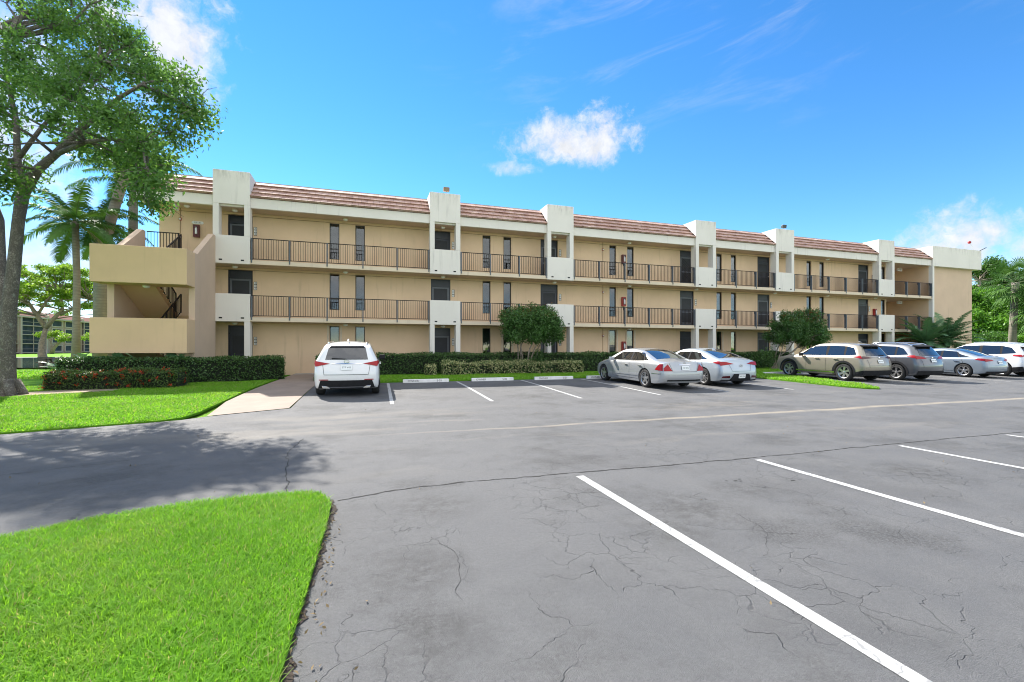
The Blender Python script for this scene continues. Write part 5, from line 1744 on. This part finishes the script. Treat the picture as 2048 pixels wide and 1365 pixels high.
CLUMPS = [(-10.1, 20.1, 13.9), (-9.7, 20.2, 14.5), (-8.8, 19.3, 13.0), (-9.6, 19.8, 12.8), (-10.7, 20.5, 13.5), (-8.1, 18.4, 11.6), (-8.2, 19.1, 13.7), (-11.5, 20.9, 14.3), (-11.9, 20.7, 12.8), (-7.3, 17.7, 11.6), (-11.2, 20.0, 11.2), (-10.0, 19.3, 11.6), (-11.2, 19.2, 10.0), (-6.7, 16.7, 9.9), (-5.4, 15.4, 8.7), (-5.1, 15.6, 9.4), (-4.7, 15.2, 8.4), (-8.3, 18.5, 12.1), (-9.7, 19.2, 12.4), (-10.3, 19.6, 13.7), (-8.4, 18.0, 10.9), (-6.5, 16.8, 10.5), (-10.8, 19.7, 12.9), (-11.5, 20.1, 13.6), (-8.8, 17.9, 10.3), (-5.8, 15.3, 6.7), (-6.0, 15.4, 6.0), (-5.6, 15.2, 5.6), (-6.5, 16.2, 7.1), (-13.8, 19.3, 6.2), (-5.6, 14.2, 6.8), (-5.1, 13.8, 5.8), (-8.4, 16.3, 8.9), (-11.7, 16.0, 10.2), (-9.9, 14.8, 6.3), (-12.9, 18.8, 13.5), (-15.3, 19.3, 8.9), (-4.9, 16.2, 8.6), (-11.0, 17.7, 5.8), (-12.7, 17.3, 7.3), (-14.2, 17.8, 11.5), (-6.3, 15.6, 8.0), (-9.9, 17.7, 9.6), (-6.8, 17.2, 8.2), (-12.2, 16.9, 8.5), (-5.2, 15.2, 7.6), (-9.6, 18.5, 12.3), (-11.4, 16.9, 6.7), (-11.6, 17.3, 10.3), (-9.7, 15.0, 8.0), (-15.1, 19.6, 12.9), (-7.6, 17.5, 10.3), (-13.8, 18.6, 7.7), (-10.9, 15.7, 9.7), (-14.6, 20.1, 7.7), (-5.8, 15.8, 7.0), (-12.8, 18.4, 6.9), (-12.8, 19.5, 7.6), (-9.9, 17.3, 10.7), (-6.0, 15.9, 9.7), (-8.0, 17.1, 7.8), (-11.8, 17.9, 5.2), (-12.3, 19.2, 8.7), (-13.9, 18.3, 13.5), (-7.0, 13.5, 7.0), (-8.9, 14.7, 6.5), (-10.4, 18.7, 7.3), (-8.7, 18.5, 9.2), (-13.2, 18.8, 12.3), (-10.5, 17.3, 8.2), (-7.4, 14.7, 8.2), (-14.2, 19.5, 12.1), (-10.4, 19.3, 10.3), (-10.5, 18.4, 8.5), (-11.0, 15.5, 6.6), (-6.2, 16.9, 10.0), (-9.1, 15.7, 6.0), (-14.2, 18.3, 12.5), (-8.5, 14.1, 7.4), (-7.5, 17.8, 9.2), (-9.0, 17.8, 11.6), (-7.2, 17.6, 11.3), (-12.9, 16.7, 9.4), (-10.8, 17.8, 11.2), (-10.3, 16.2, 6.5), (-9.1, 16.1, 9.6), (-6.3, 14.3, 7.5), (-8.6, 18.0, 8.1), (-6.9, 17.6, 7.1), (-11.2, 18.6, 10.2), (-11.4, 15.8, 11.8), (-7.2, 16.5, 7.3), (-7.4, 15.8, 9.2), (-13.7, 17.5, 8.1), (-12.1, 18.8, 12.7), (-14.6, 18.4, 10.0)]
rnd = random.Random(5)
lb = MB()
for k, l in enumerate(LIMBS):
    r0 = (.135, .11, .07, .075, .07, .06)[k]
    lb.tube(l, [r0 * (1 - .7 * i / (len(l) - 1)) for i in range(len(l))], 10)
nodes = [(Vector(p), i / len(l)) for l in LIMBS for i, p in enumerate(l) if i > 0]
for c in CLUMPS:
    cv = Vector(c)
    best = min(nodes, key=lambda q: (q[0] - cv).length + (1.0 if q[0].z > cv.z + 1 else 0))
    d = (best[0] - cv).length
    pts = wiggle(best[0], cv, 4, .07, rnd)
    r0 = min(.07, .018 + .014 * d)
    lb.tube(pts, [r0 * (1 - .75 * i / 4) for i in range(5)], 6)
    for _ in range(5):
        e = cv + Vector((rnd.uniform(-1, 1), rnd.uniform(-1, 1), rnd.uniform(-.6, .8))) * .8
        lb.tube(wiggle(pts[3], e, 3, .1, rnd), [.012, .01, .008, .004], 4)
lb.build('limbs', M['bark'], TREE, smooth=True)
(V, Fq, tn), _ = clump_leaves([(*c, rnd.uniform(.52, .82) * (.68 if c[0] < -10.4 else 1.06)) for c in CLUMPS], 960, .135, .062, shell=.6)
np_mesh('crown', V, Fq, M['leaf_big'], TREE, tn)


# --- hedges: clipped boxes of leaves
def hedge(name, label, cat, poly, z0, z1, m, dens, L, W_, group=None, lump=.05, flowers=None, tall=0):
    """poly = centre line points with half-width: [(x, y, hw)]"""
    o = thing(name, label, cat, (poly[0][0], poly[0][1], z0), group=group)
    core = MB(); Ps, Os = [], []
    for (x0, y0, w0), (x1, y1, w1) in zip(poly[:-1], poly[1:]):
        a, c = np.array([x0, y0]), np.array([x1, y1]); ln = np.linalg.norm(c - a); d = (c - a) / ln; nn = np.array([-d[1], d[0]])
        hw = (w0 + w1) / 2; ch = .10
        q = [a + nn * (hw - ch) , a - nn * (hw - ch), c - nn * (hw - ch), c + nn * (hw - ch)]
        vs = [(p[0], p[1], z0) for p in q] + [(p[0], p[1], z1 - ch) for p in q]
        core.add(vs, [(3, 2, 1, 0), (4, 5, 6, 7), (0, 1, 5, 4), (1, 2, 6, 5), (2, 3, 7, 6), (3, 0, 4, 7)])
        H = z1 - z0
        for face in ('top', 'a', 'b'):
            area = ln * (2 * hw if face == 'top' else H)
            n = int(area * dens)
            s = RNG.uniform(-.0, ln, n)
            if face == 'top':
                v = RNG.uniform(-hw, hw, n); z = np.full(n, z1); out = np.tile([0, 0, 1.0], (n, 1))
            else:
                sg = 1 if face == 'a' else -1
                v = np.full(n, hw * sg); z = RNG.uniform(z0, z1, n); out = np.tile([nn[0] * sg, nn[1] * sg, .25], (n, 1))
            p = a[None] + d[None] * s[:, None] + nn[None] * v[:, None]
            P = np.column_stack([p, z])
            dep = RNG.uniform(-.12, .05, n) + lump * np.sin(P[:, 0] * 2.3 + P[:, 2] * 3) * np.cos(P[:, 0] * .9 + P[:, 1] * 1.9)
            # soften the clipped edges
            e = np.clip((np.abs(v) / hw - .75) / .25, 0, 1) if face == 'top' else np.clip(((z - z0) / H - .85) / .15, 0, 1)
            dep -= .09 * e * e
            P += out * dep[:, None]
            Ps.append(P); Os.append(out)
        for (ee, sg) in ((a, -1), (c, 1)):
            n = int(2 * hw * H * dens)
            v = RNG.uniform(-hw, hw, n); z = RNG.uniform(z0, z1, n)
            p = ee[None] + nn[None] * v[:, None]
            out = np.tile([d[0] * sg, d[1] * sg, .2], (n, 1))
            P = np.column_stack([p, z]) + out * RNG.uniform(-.12, .04, n)[:, None]
            Ps.append(P); Os.append(out)
    core.build('stems', M['shadecore'], o)  # solid dark box under the leaves, standing for the hedge's shaded inside
    P = np.concatenate(Ps); O = np.concatenate(Os)
    V, Fq, tn = leaf_arrays(P, L, W_, O, .1)
    np_mesh('foliage', V, Fq, m, o, tn)
    if tall:
        k = RNG.choice(len(P), tall)
        Q = P[k] + np.array([0, 0, 1.0]) * RNG.uniform(.03, .16, tall)[:, None]
        V, Fq, tn = leaf_arrays(Q, L * 1.3, W_, np.tile([0, 0, 1.0], (tall, 1)), -1.0)
        tag(np_mesh('new_shoots', V, Fq, m, o, tn), kind='stuff')
    if flowers:
        nf, fm, fs = flowers
        top = np.where(P[:, 2] > z0 + .12)[0]
        cc = P[RNG.choice(top, nf)]
        Q = np.repeat(cc, 14, 0) + RNG.normal(size=(nf * 14, 3)) * fs
        V, Fq, tn = leaf_arrays(Q, .05, .035, np.tile([0, -.4, .8], (len(Q), 1)), -.2)
        np_mesh('flowers', V, Fq, fm, o, tn)
    return o


hedge('hedge', 'dark clipped hedge in front of the open stairwell', 'hedge', [(-10.25, 20.35, .45), (-6.7, 20.55, .48), (-3.55, 22.35, .5)], .12, 1.16, M['leaf_hedge'], 620, .075, .042, tall=60)
hedge('hedge', 'long dark clipped hedge below the walkways, starting beside the white car', 'hedge', [(-1.45, 20.2, .48), (-1.45, 23.3, .48), (-.9, 23.75, .48), (16, 23.75, .5), (27.5, 23.75, .5)], .15, 1.25, M['leaf_hedge'], 430, .085, .048, tall=80)
hedge('flowering_hedge', 'low hedge dotted with orange-red flower heads', 'hedge', [(-9.7, 18.75, .55), (-6.1, 18.75, .55)], .10, .78, M['leaf_ixora'], 950, .065, .034, lump=.08, flowers=(105, M['flower'], .035), tall=160)
hedge('variegated_hedge', 'low cream and green variegated hedge in front of the dark hedge', 'hedge', [(3.7, 22.5, .42), (5.3, 22.45, .5), (11.2, 22.4, .45)], .15, .82, M['leaf_var'], 620, .085, .045, lump=.10, tall=200)
hedge('variegated_hedge', 'small separate clump of cream and green variegated leaves at the end of the row', 'shrub', [(2.85, 22.5, .32), (3.35, 22.5, .32)], .15, .70, M['leaf_var'], 420, .085, .045, lump=.10)


# --- bushes with bare, forking stems
def bush(label, base, cen, rad, seed, lit=0):
    o = thing('flowering_bush', label, 'bush', base)
    r = random.Random(seed); g = np.random.default_rng(seed)
    cs = []
    tries = 0
    while len(cs) < 60 and tries < 4000:
        tries += 1
        d = Vector((r.gauss(0, 1), r.gauss(0, 1), r.gauss(0, 1))).normalized() * r.uniform(.45, .98)
        if d.z < -.55: continue
        p = Vector(cen) + Vector((d.x * rad[0], d.y * rad[1], d.z * rad[2]))
        if all((p - Vector(c[:3])).length > .36 for c in cs): cs.append((p.x, p.y, p.z, r.uniform(.30, .48)))
    b = MB()
    mains = []
    for k in range(7):
        a = k * .9 + r.uniform(-.2, .2)
        e = Vector(cen) + Vector((math.cos(a) * rad[0] * .5, math.sin(a) * rad[1] * .5, -rad[2] * r.uniform(.1, .4)))
        pts = wiggle(Vector(base) + Vector((math.cos(a) * .12, math.sin(a) * .12, 0)), e, 5, .05, r)
        b.tube(pts, [.045, .04, .036, .032, .028, .022], 7); mains += pts[2:]
    for c in cs:
        m0 = min(mains, key=lambda q: (q - Vector(c[:3])).length)
        b.tube(wiggle(m0, c[:3], 4, .08, r), [.022, .018, .014, .010, .006], 5)
    b.build('stems', M['twig'], o, smooth=True)
    (V, Fq, tn), P = clump_leaves(cs, 2800, .115, .05, g, 1.0, .45, .1)
    np_mesh('foliage', V, Fq, M['leaf_bush'], o, tn)
    k = np.where((P[:, 2] > cen[2] + rad[2] * .35))[0]
    Q = P[g.choice(k, 800)] + np.array([0, 0, .05])
    V, Fq, tn = leaf_arrays(Q, .09, .04, np.tile([0, 0, 1.0], (len(Q), 1)), -.8, g)
    np_mesh('reddish_shoots', V, Fq, M['leaf_tip'], o, tn)
    if lit:
        cc = P[g.choice(k, lit)]
        Q = np.repeat(cc, 9, 0) + g.normal(size=(lit * 9, 3)) * .035
        V, Fq, tn = leaf_arrays(Q, .06, .05, np.tile([0, -.5, .8], (len(Q), 1)), -.2, g)
        np_mesh('blossoms', V, Fq, M['flower'], o, tn)
    return o


bush('rounded dark green bush with bare forking stems behind the variegated hedge', (8.15, 23.0, .15), (8.6, 22.9, 2.68), (1.85, 1.25, 1.2), 11)
bush('rounded bush with orange blossoms and pale bare stems behind the tan car', (24.0, 21.6, .15), (26.0, 21.6, 2.62), (2.2, 1.5, 1.38), 23, 40)
o = thing('low_shrub', 'low dark leafy shrub at the foot of the bush behind the tan car', 'shrub', (23.6, 22.0, .15))
(V, Fq, tn), _ = clump_leaves([(23.2, 22.0, .8, .6), (23.9, 21.7, .7, .55), (23.5, 21.6, 1.25, .5), (24.3, 22.0, 1.0, .5)], 900, .12, .05, shell=.5)
np_mesh('foliage', V, Fq, M['leaf_hedge'], o, tn)
o = thing('low_shrub', 'leafy shrub growing at the foot of the dark bush behind the variegated hedge', 'shrub', (8.6, 22.75, .15))
(V, Fq, tn), _ = clump_leaves([(8.5, 22.6, .9, .4), (9.0, 22.7, .95, .42), (6.4, 22.5, .85, .35), (8.9, 22.6, 1.3, .3)], 1000, .12, .05, shell=.5)
np_mesh('foliage', V, Fq, M['leaf_hedge'], o, tn)


# --- palms
def frond_arrays(base, az, el, length, droop, nl=34, ll=.5, lw=.035, hang=.5, rng=RNG, twist=0.0):
    """one feather frond: leaflets both sides of an arching midrib; returns the midrib points and leaflet arrays"""
    pts = []
    p = np.array(base, float); d = np.array([math.cos(az) * math.cos(el), math.sin(az) * math.cos(el), math.sin(el)])
    n = 14; st = length / n
    for i in range(n + 1):
        pts.append(p.copy())
        d = d + np.array([0, 0, -droop * st * (.4 + 1.2 * i / n)]); d /= np.linalg.norm(d)
        p = p + d * st
    pts = np.array(pts)
    V, Fc = [], []
    for k in range(nl):
        f = .10 + .90 * k / nl
        i = min(int(f * n), n - 1); q = pts[i] + (pts[i + 1] - pts[i]) * (f * n - i)
        t = pts[i + 1] - pts[i]; t /= np.linalg.norm(t)
        s = np.cross(t, [0, 0, 1.0]); s /= max(np.linalg.norm(s), 1e-6)
        u = np.cross(s, t)
        L = ll * (math.sin(PI * min(1, f * .93 + .05)) ** .55) * rng.uniform(.8, 1.15)
        for sg in (-1, 1):
            dr = s * sg + t * .55 + u * rng.uniform(.05, .4)
            dr /= np.linalg.norm(dr)
            m = q + dr * L * .5 + np.array([0, 0, -hang * L * .12]); e = q + dr * L * .92 + np.array([0, 0, -hang * L * .55])
            wv = t * lw * .5
            b = len(V)
            V += [q - wv, q + wv, m + wv * 1.1, m - wv * 1.1, e + wv * .15, e - wv * .15]
            Fc += [(b, b + 1, b + 2, b + 3), (b + 3, b + 2, b + 4, b + 5)]
    return pts, np.array(V), np.array(Fc), np.full(len(V), rng.random())


def palm(name, label, pts, rad, fl, nfr, seed, m='frond', ll=.5, drop=.22, els=(-.5, 1.2), dead=0, group=None, lw=.055, hang=.85, nl=52, bark='palmbark'):
    o = thing(name, label, 'palm tree' if name != 'cycad' else 'palm', pts[0], group=group)
    g = np.random.default_rng(seed)
    b = MB(); b.tube(pts, rad, 12); b.build('trunk', M[bark], o, smooth=True)
    top = pts[-1]
    arr = []; ribs = MB(); darr = []
    for k in range(nfr):
        az = k * 2.399 + g.uniform(-.2, .2); el = els[0] + (els[1] - els[0]) * ((k + .5) / nfr) ** .8
        p, V, Fc, tn = frond_arrays(top, az, el, fl * g.uniform(.85, 1.1), drop, nl, ll, lw, hang, g)
        (darr if k < dead else arr).append((V, Fc, tn))
        ribs.tube([tuple(q) for q in p[::2]], [.022, .02, .018, .015, .012, .009, .006, .004][:len(p[::2])], 5)
    ribs.build('midribs', M['leaf_dark'] if False else M['conduit'] if m == 'frond_dry' else M['rib'], o, smooth=True)
    V, Fc, tn = join_arr(arr)
    np_mesh('crown', V, Fc, M[m], o, tn)
    if darr:
        V, Fc, tn = join_arr(darr); np_mesh('dead_fronds', V, Fc, M['frond_dry'], o, tn)
    return o


M['rib'] = simple('green_midrib', (.10, .15, .05), .6)
palm('feather_palm', 'slim straight palm between the yellow-green tree and the stairwell', [(-15.15, 31.2, 0), (-15.12, 31.2, 2.5), (-15.1, 31.2, 5.5), (-15.2, 31.25, 8.5)], [.24, .17, .155, .15], 3.0, 19, 31, ll=.62, drop=.38, els=(-.7, 1.0), dead=1)
palm('royal_palm', 'thick leaning palm trunk rising behind the stairwell into the tree crown', [(-15.0, 33.3, 0), (-14.95, 33.27, 3.8), (-14.66, 33.18, 8.0), (-14.3, 33.09, 9.6), (-13.9, 32.96, 10.9), (-13.3, 32.78, 12.6)], [.40, .34, .30, .27, .25, .22], 3.6, 18, 37, ll=.62, drop=.3, els=(-.4, 1.1))
palm('feather_palm', 'shorter palm with drooping fronds half hidden behind the leaning palm trunk', [(-15.68, 34.6, 0), (-15.66, 34.55, 5), (-15.68, 34.57, 9.3)], [.28, .24, .26], 3.2, 20, 41, ll=.6, drop=.42, els=(-.7, .9), dead=1)
palm('feather_palm', 'tall palm behind the top-floor corner of the building', [(-14.65, 36.3, 0), (-14.62, 36.32, 6), (-14.55, 36.3, 12.6)], [.32, .28, .24], 3.6, 15, 43, ll=.6, drop=.3, els=(-.4, 1.0))
palm('cycad', 'low shaggy palm with arching dark green fronds before the last white bay', [(41.9, 23.75, .1), (41.95, 23.75, 1.1), (41.9, 23.75, 1.85)], [.20, .24, .28], 2.7, 36, 47, 'cycad', .46, .36, (-.35, 1.15), lw=.05, hang=.25, nl=48, bark='cycbark')
palm('cycad', 'low shaggy palm with arching dark green fronds in front of the end wing wall', [(43.75, 23.6, .1), (43.95, 23.6, 1.1), (44.15, 23.6, 2.0)], [.20, .24, .28], 2.9, 38, 53, 'cycad', .48, .34, (-.35, 1.2), lw=.05, hang=.25, nl=48, bark='cycbark')


def fan_palm(label, pts, rad, seed, nf=34, R=1.25, pet=1.1):
    o = thing('fan_palm', label, 'palm tree', pts[0])
    g = np.random.default_rng(seed)
    b = MB(); b.tube(pts, rad, 12); b.build('trunk', M['palmbark'], o, smooth=True)
    top = np.array(pts[-1]); V, Fc, T = [], [], []; pt = MB()
    for k in range(nf):
        az = k * 2.399; el = -1.1 + 2.3 * (k + .5) / nf
        d = np.array([math.cos(az) * math.cos(el), math.sin(az) * math.cos(el), math.sin(el)])
        c = top + d * pet * g.uniform(.8, 1.15) + np.array([0, 0, .1])
        pt.tube([tuple(top), tuple((top + c) / 2 + np.array([0, 0, .08])), tuple(c)], [.02, .016, .012], 5)
        s = np.cross(d, [0, 0, 1.0]); s /= max(np.linalg.norm(s), 1e-6); u = np.cross(s, d)
        tn = g.random()
        for j in range(26):
            a = (j / 25 - .5) * 4.2
            dr = d * math.cos(a) + s * math.sin(a) + u * .18 * math.cos(a * 2)
            L = R * (1 - .28 * abs(a) / 2.1) * g.uniform(.85, 1.1)
            e = c + dr * L + np.array([0, 0, -.30 * L * g.uniform(.6, 1.3)]); m = c + dr * L * .55
            w = np.cross(dr, u); w = w / max(np.linalg.norm(w), 1e-6) * .035
            q = len(V)
            V += [c - w * .3, c + w * .3, m + w, m - w, e + w * .1, e - w * .1]
            Fc += [(q, q + 1, q + 2, q + 3), (q + 3, q + 2, q + 4, q + 5)]; T += [tn] * 6
    pt.build('leaf_stalks', M['rib'], o, smooth=True)
    np_mesh('crown', np.array(V), np.array(Fc), M['frond'], o, np.array(T))


fan_palm('fan palm with a ringed grey trunk beyond the end wing', [(57.0, 25.5, 0), (57.2, 25.5, 3.5), (57.45, 25.45, 7.6)], [.34, .27, .26], 61, 36, 1.35, 1.5)
fan_palm('fan palm whose crown enters at the frame edge beyond the end wing', [(56.5, 23.8, 0), (57.4, 23.8, 3.0), (57.9, 23.8, 5.2)], [.3, .25, .25], 67, 34, 1.5, 1.5)
# fern-like leaves in front of the stairs
o = thing('fern', 'dark feathery ferns standing between the hedge and the stairwell', 'fern', (-9.3, 20.9, .15))
g = np.random.default_rng(71); arr = []
for (x, y) in ((-10.2, 20.75), (-9.5, 20.8), (-8.7, 20.85), (-8.0, 20.9), (-7.2, 20.9)):
    for k in range(9):
        p, V, Fc, tn = frond_arrays((x, y, .5), k * 2.399, g.uniform(.5, 1.2), 1.05, .7, 16, .30, .06, .3, g)
        arr.append((V, Fc, tn))
V, Fc, tn = join_arr(arr); np_mesh('foliage', V, Fc, M['cycad'], o, tn)


# --- trees farther off
def spread_tree(name, label, base, forks, cs, dens, L, W_, m, tr, seed, squash=.5, shell=.55, group=None, bark='bark2'):
    o = thing(name, label, 'tree', base, group=group)
    r = random.Random(seed); g = np.random.default_rng(seed)
    b = MB(); nodes = []
    for f, r0 in forks:
        b.tube(f, [r0 * (1 - .55 * i / (len(f) - 1)) for i in range(len(f))], 9); nodes += [Vector(q) for q in f[1:]]
    b.build('trunk', M[bark], o, smooth=True)
    b = MB()
    for c in cs:
        m0 = min(nodes, key=lambda q: (q - Vector(c[:3])).length + (2 if q.z > c[2] else 0))
        b.tube(wiggle(m0, c[:3], 4, .06, r), [tr, tr * .8, tr * .6, tr * .4, tr * .2], 5)
    b.build('branches', M[bark], o, smooth=True)
    (V, Fq, tn), _ = clump_leaves(cs, dens, L, W_, g, squash, shell)
    np_mesh('crown', V, Fq, m, o, tn)
    return o


r = random.Random(9)
cs = []
while len(cs) < 110:
    a = r.uniform(0, 6.28); q = math.sqrt(r.random()) * 4.6
    z = 8.7 - .05 * q * q - r.uniform(0, 3.1)
    p = (-25.6 + math.cos(a) * q, 49.3 + math.sin(a) * q, z)
    if all(math.dist(p, c[:3]) > .65 for c in cs): cs.append((*p, r.uniform(.5, .8)))
B0 = (-26.26, 49.58, -.05); F0 = (-26.1, 49.53, 3.3)
spread_tree('umbrella_tree', 'spreading yellow-green tree with a pale forked trunk by the lake', B0,
            [([B0, (-26.4, 49.6, 1.0), (-26.43, 49.63, 1.9), F0], .36), ([F0, (-26.8, 49.7, 4.3), (-27.4, 49.9, 5.3), (-28.4, 50.1, 6.0)], .2), ([F0, (-25.5, 49.3, 4.0), (-24.75, 49.1, 4.8), (-24.9, 49.1, 6.2)], .2),
             ([(-24.9, 49.2, 4.5), (-23.8, 48.8, 4.9), (-22.6, 48.5, 5.7)], .12), ([(-26.8, 49.7, 4.3), (-26.6, 50.5, 5.6), (-26.2, 51, 6.6)], .12)], cs, 420, .26, .10, M['leaf_poin'], .06, 9, .42)
cs = [(-76.5 + r.uniform(-4, 6), 151 + r.uniform(-3, 3), 4.6 + r.uniform(-.8, .8), r.uniform(1.1, 1.7)) for _ in range(16)]
spread_tree('small_tree', 'small rounded tree with a leaning trunk in front of the far apartment block', (-78.9, 151.9, 0), [([(-78.9, 151.9, -.1), (-78.2, 151.6, 1.6), (-76.8, 151.3, 3.2), (-74.5, 151, 4.4)], .5)], cs, 90, .5, .22, M['leaf_poin'], .1, 12, .6)
k = 0
for (x, y, h, w, m, lab) in ((72, 35.3, 8.6, 4.4, 'leaf_far', 'bright green bushy tree right behind the end wing corner'), (80, 36.6, 8.8, 4.6, 'leaf_far', 'bright green bushy tree behind the fan palm trunk'),
                             (84, 41.0, 14.0, 5.0, 'leaf_dark', 'tallest dark tree rising behind the bright green bushy trees'), (92, 42, 13.5, 5.5, 'leaf_dark', 'tall dark tree behind the fan palm crown'),
                             (88, 38, 9.5, 5.0, 'leaf_far', 'bright green tree beyond the fan palm, low by the cars'), (101, 42, 11, 6, 'leaf_dark', 'dark tree farthest beyond the parking row'), (78, 32, 7.5, 4.2, 'leaf_dark', 'low dark bushy tree under the fan palm crown')):
    k += 1
    cs = []
    for _ in range(60):
        a = r.uniform(0, 6.28); q = math.sqrt(r.random()) * w; zz = r.uniform(.12, 1.0)
        s = math.sin(PI * min(.98, zz * .8 + .15)) ** .6
        cs.append((x + math.cos(a) * q * s, y + math.sin(a) * q * s, zz * h - .5, r.uniform(1.0, 1.6)))
    spread_tree('bushy_tree', lab, (x, y, 0), [([(x, y, -.1), (x + .3, y, h * .25), (x - .2, y, h * .5), (x, y, h * .8)], .4)], cs, 260, .34, .18, M[m], .09, 80 + k, .8, .6, 'trees beyond the end wing', 'twig')
for j, (x, y) in enumerate(((60, 28.6), (63, 29.6), (66.5, 31.2), (67, 29.0), (71, 31.5), (76, 33))):
    o = thing('understorey_shrub', 'dark shrub in the thicket under the bushy trees, %s from the end wing' % ('nearest', 'second', 'third', 'fourth', 'fifth', 'sixth')[j], 'shrub', (x, y, 0), group='thicket beyond the end wing')
    cs = [(x + r.uniform(-1.8, 1.8), y + r.uniform(-1, 1), r.uniform(.4, 2.8), r.uniform(.7, 1.1)) for _ in range(12)]
    (V, Fq, tn), _ = clump_leaves(cs, 300, .22, .11, shell=.6); np_mesh('foliage', V, Fq, M['leaf_far' if j % 2 else 'leaf_dark'], o, tn)
    b = MB()
    for c in cs[:7]: b.tube(wiggle((x, y, 0), c[:3], 3, .1, r), [.05, .04, .03, .015], 5)
    b.build('stems', M['twig'], o)

# ---------------------------------------------------------------- beyond the lake
far = thing('far_apartment_block', 'four-storey pale brown apartment block across the lake with screened porches', 'building', (-85, 170, 0))
FU = -85.0
FT = simple('far_pinkish_trim', (.42, .34, .29), .9, Specular_IOR_Level=.1)
b = MB(); b.box(FU - 14, FU - .6, 138, 215, 0, 10.0); b.build('wall', simple('far_brown_wall', (.36, .25, .19), .9), far)
b = MB(); b.prism([(FU + .35, 9.95), (FU - 2.0, 11.5), (FU - 14, 11.5), (FU - 14, 9.95)], 138, 215, 'y') if False else None
vs = [(FU + .4, 137.8, 9.98), (FU + .4, 215, 9.98), (FU - 2.0, 215, 11.5), (FU - 2.0, 137.8, 11.5), (FU - 14, 137.8, 11.5), (FU - 14, 215, 11.5), (FU - 14, 137.8, 9.98), (FU - 14, 215, 9.98)]
b.add(vs, [(0, 1, 2, 3), (3, 2, 5, 4), (0, 3, 4, 6), (1, 7, 5, 2), (0, 6, 7, 1)])
b.build('roof', simple('far_dark_roof_tile', (.17, .08, .065), .95, .2, 2, Specular_IOR_Level=.1), far)
b = MB(); b.box(FU - .3, FU + .45, 137.8, 215, 9.55, 9.97); b.build('fascia', FT, far)
for n0 in (151.4, 161.5, 168.6, 174.5, 178, 189): 
    if n0 in (161.5, 178): 
        b = MB(); b.prism([(FU + .5, 9.9), (FU + .5, 10.6), (FU - 2.0, 12.0), (FU - 2.2, 11.4), (FU + .1, 9.9)], n0 - .35, n0 + .35, 'y'); b.build('roof_fin', FT, far)
SCR = simple('far_porch_screen', (.05, .058, .07), .95, .3, .6, Specular_IOR_Level=.1)
for j in range(4):
    z0 = .2 + j * 2.4
    for (a, c, kind) in ((141.0, 150.8, 'p'), (151.9, 161.0, 'p'), (164.6, 169.4, 'w'), (170.6, 174.8, 'w'), (179.6, 187, 'p'), (188, 197, 'p'), (199, 204, 'w')):
        if kind == 'p':
            b = MB(); b.box(FU - .7, FU + .05, a, c, z0 - .02, z0 + .18); b.box(FU - .2, FU + .0, a, a + .16, z0 + .18, z0 + 2.3); b.box(FU - .2, FU, c - .16, c, z0 + .18, z0 + 2.3)
            b.box(FU - .15, FU - .02, (a + c) / 2 - .06, (a + c) / 2 + .06, z0 + .18, z0 + 2.3); b.box(FU - .15, FU - .02, a + .16, c - .16, z0 + 1.0, z0 + 1.08)
            o = b.build('porch', FT, far)
            b = MB(); b.box(FU - .5, FU - .45, a + .1, c - .1, z0 + .18, z0 + 2.3); b.build('screen', SCR, o)
            if (j in (1, 2)) and a < 145:
                b = MB(); b.box(FU - .40, FU - .3, a + 2, c - .3, z0 + .9, z0 + 2.3); b.build('porch_blind', M['blind'], o)
        else:
            b = MB(); b.box(FU - .65, FU - .35, a, a + .3, z0 + .2, z0 + 2.2); b.box(FU - .65, FU - .35, c - .3, c, z0 + .2, z0 + 2.2); b.box(FU - .65, FU - .35, a + .3, c - .3, z0 + 1.95, z0 + 2.2); b.box(FU - .65, FU - .35, a + .3, c - .3, z0 + .2, z0 + .45)
            o = b.build('window', FT, far)
            b = MB(); b.box(FU - .58, FU - .5, a + .3, c - .3, z0 + .45, z0 + 1.95); b.build('pane', SCR, o)
b = MB()
for n0 in (151.3, 161.3): b.box(FU - .4, FU + .3, n0 - .3, n0 + .3, 0, 9.55)
b.build('pilaster', FT, far)

# grill and picnic table on the lake shore
o = thing('park_grill', 'small dark park grill on a single post near the water', 'grill', (-23.7, 45.05, 0))
b = MB(); b.tube([(-23.75, 45.07, 0), (-23.75, 45.07, .55)], .06, 8); b.build('post', M['darksteel'], o)
b = MB(); b.box(-24.15, -23.3, 44.85, 45.25, .55, .60); b.box(-24.15, -23.3, 44.82, 44.86, .60, .82); b.box(-24.15, -23.3, 45.24, 45.28, .60, .82); b.box(-24.17, -24.13, 44.86, 45.24, .60, .82); b.box(-23.32, -23.28, 44.86, 45.24, .60, .82)
for k in range(7): b.box(-24.12, -23.33, 44.9 + k * .05, 44.915 + k * .05, .76, .775)
b.build('fire_box', M['darksteel'], o)
o = thing('picnic_table', 'dark wooden picnic table by the lake behind the hedge end', 'picnic table', (-22.6, 44.3, 0))
for k in range(4):
    b = MB(); b.box(-23.5, -21.7, 43.9 + k * .2, 44.08 + k * .2, .70, .75); b.build('table_plank', M['wood'], o)
for y in (43.4, 44.95):
    b = MB(); b.box(-23.5, -21.7, y, y + .28, .40, .45); b.build('bench_seat', M['wood'], o)
for x in (-23.2, -22.0):
    b = MB(); b.bar((x, 43.55, 0), (x, 44.1, .70), .09, .06); b.bar((x, 45.1, 0), (x, 44.5, .70), .09, .06); b.box(x - .04, x + .04, 43.42, 45.2, .34, .40); b.build('trestle', M['wood'], o)
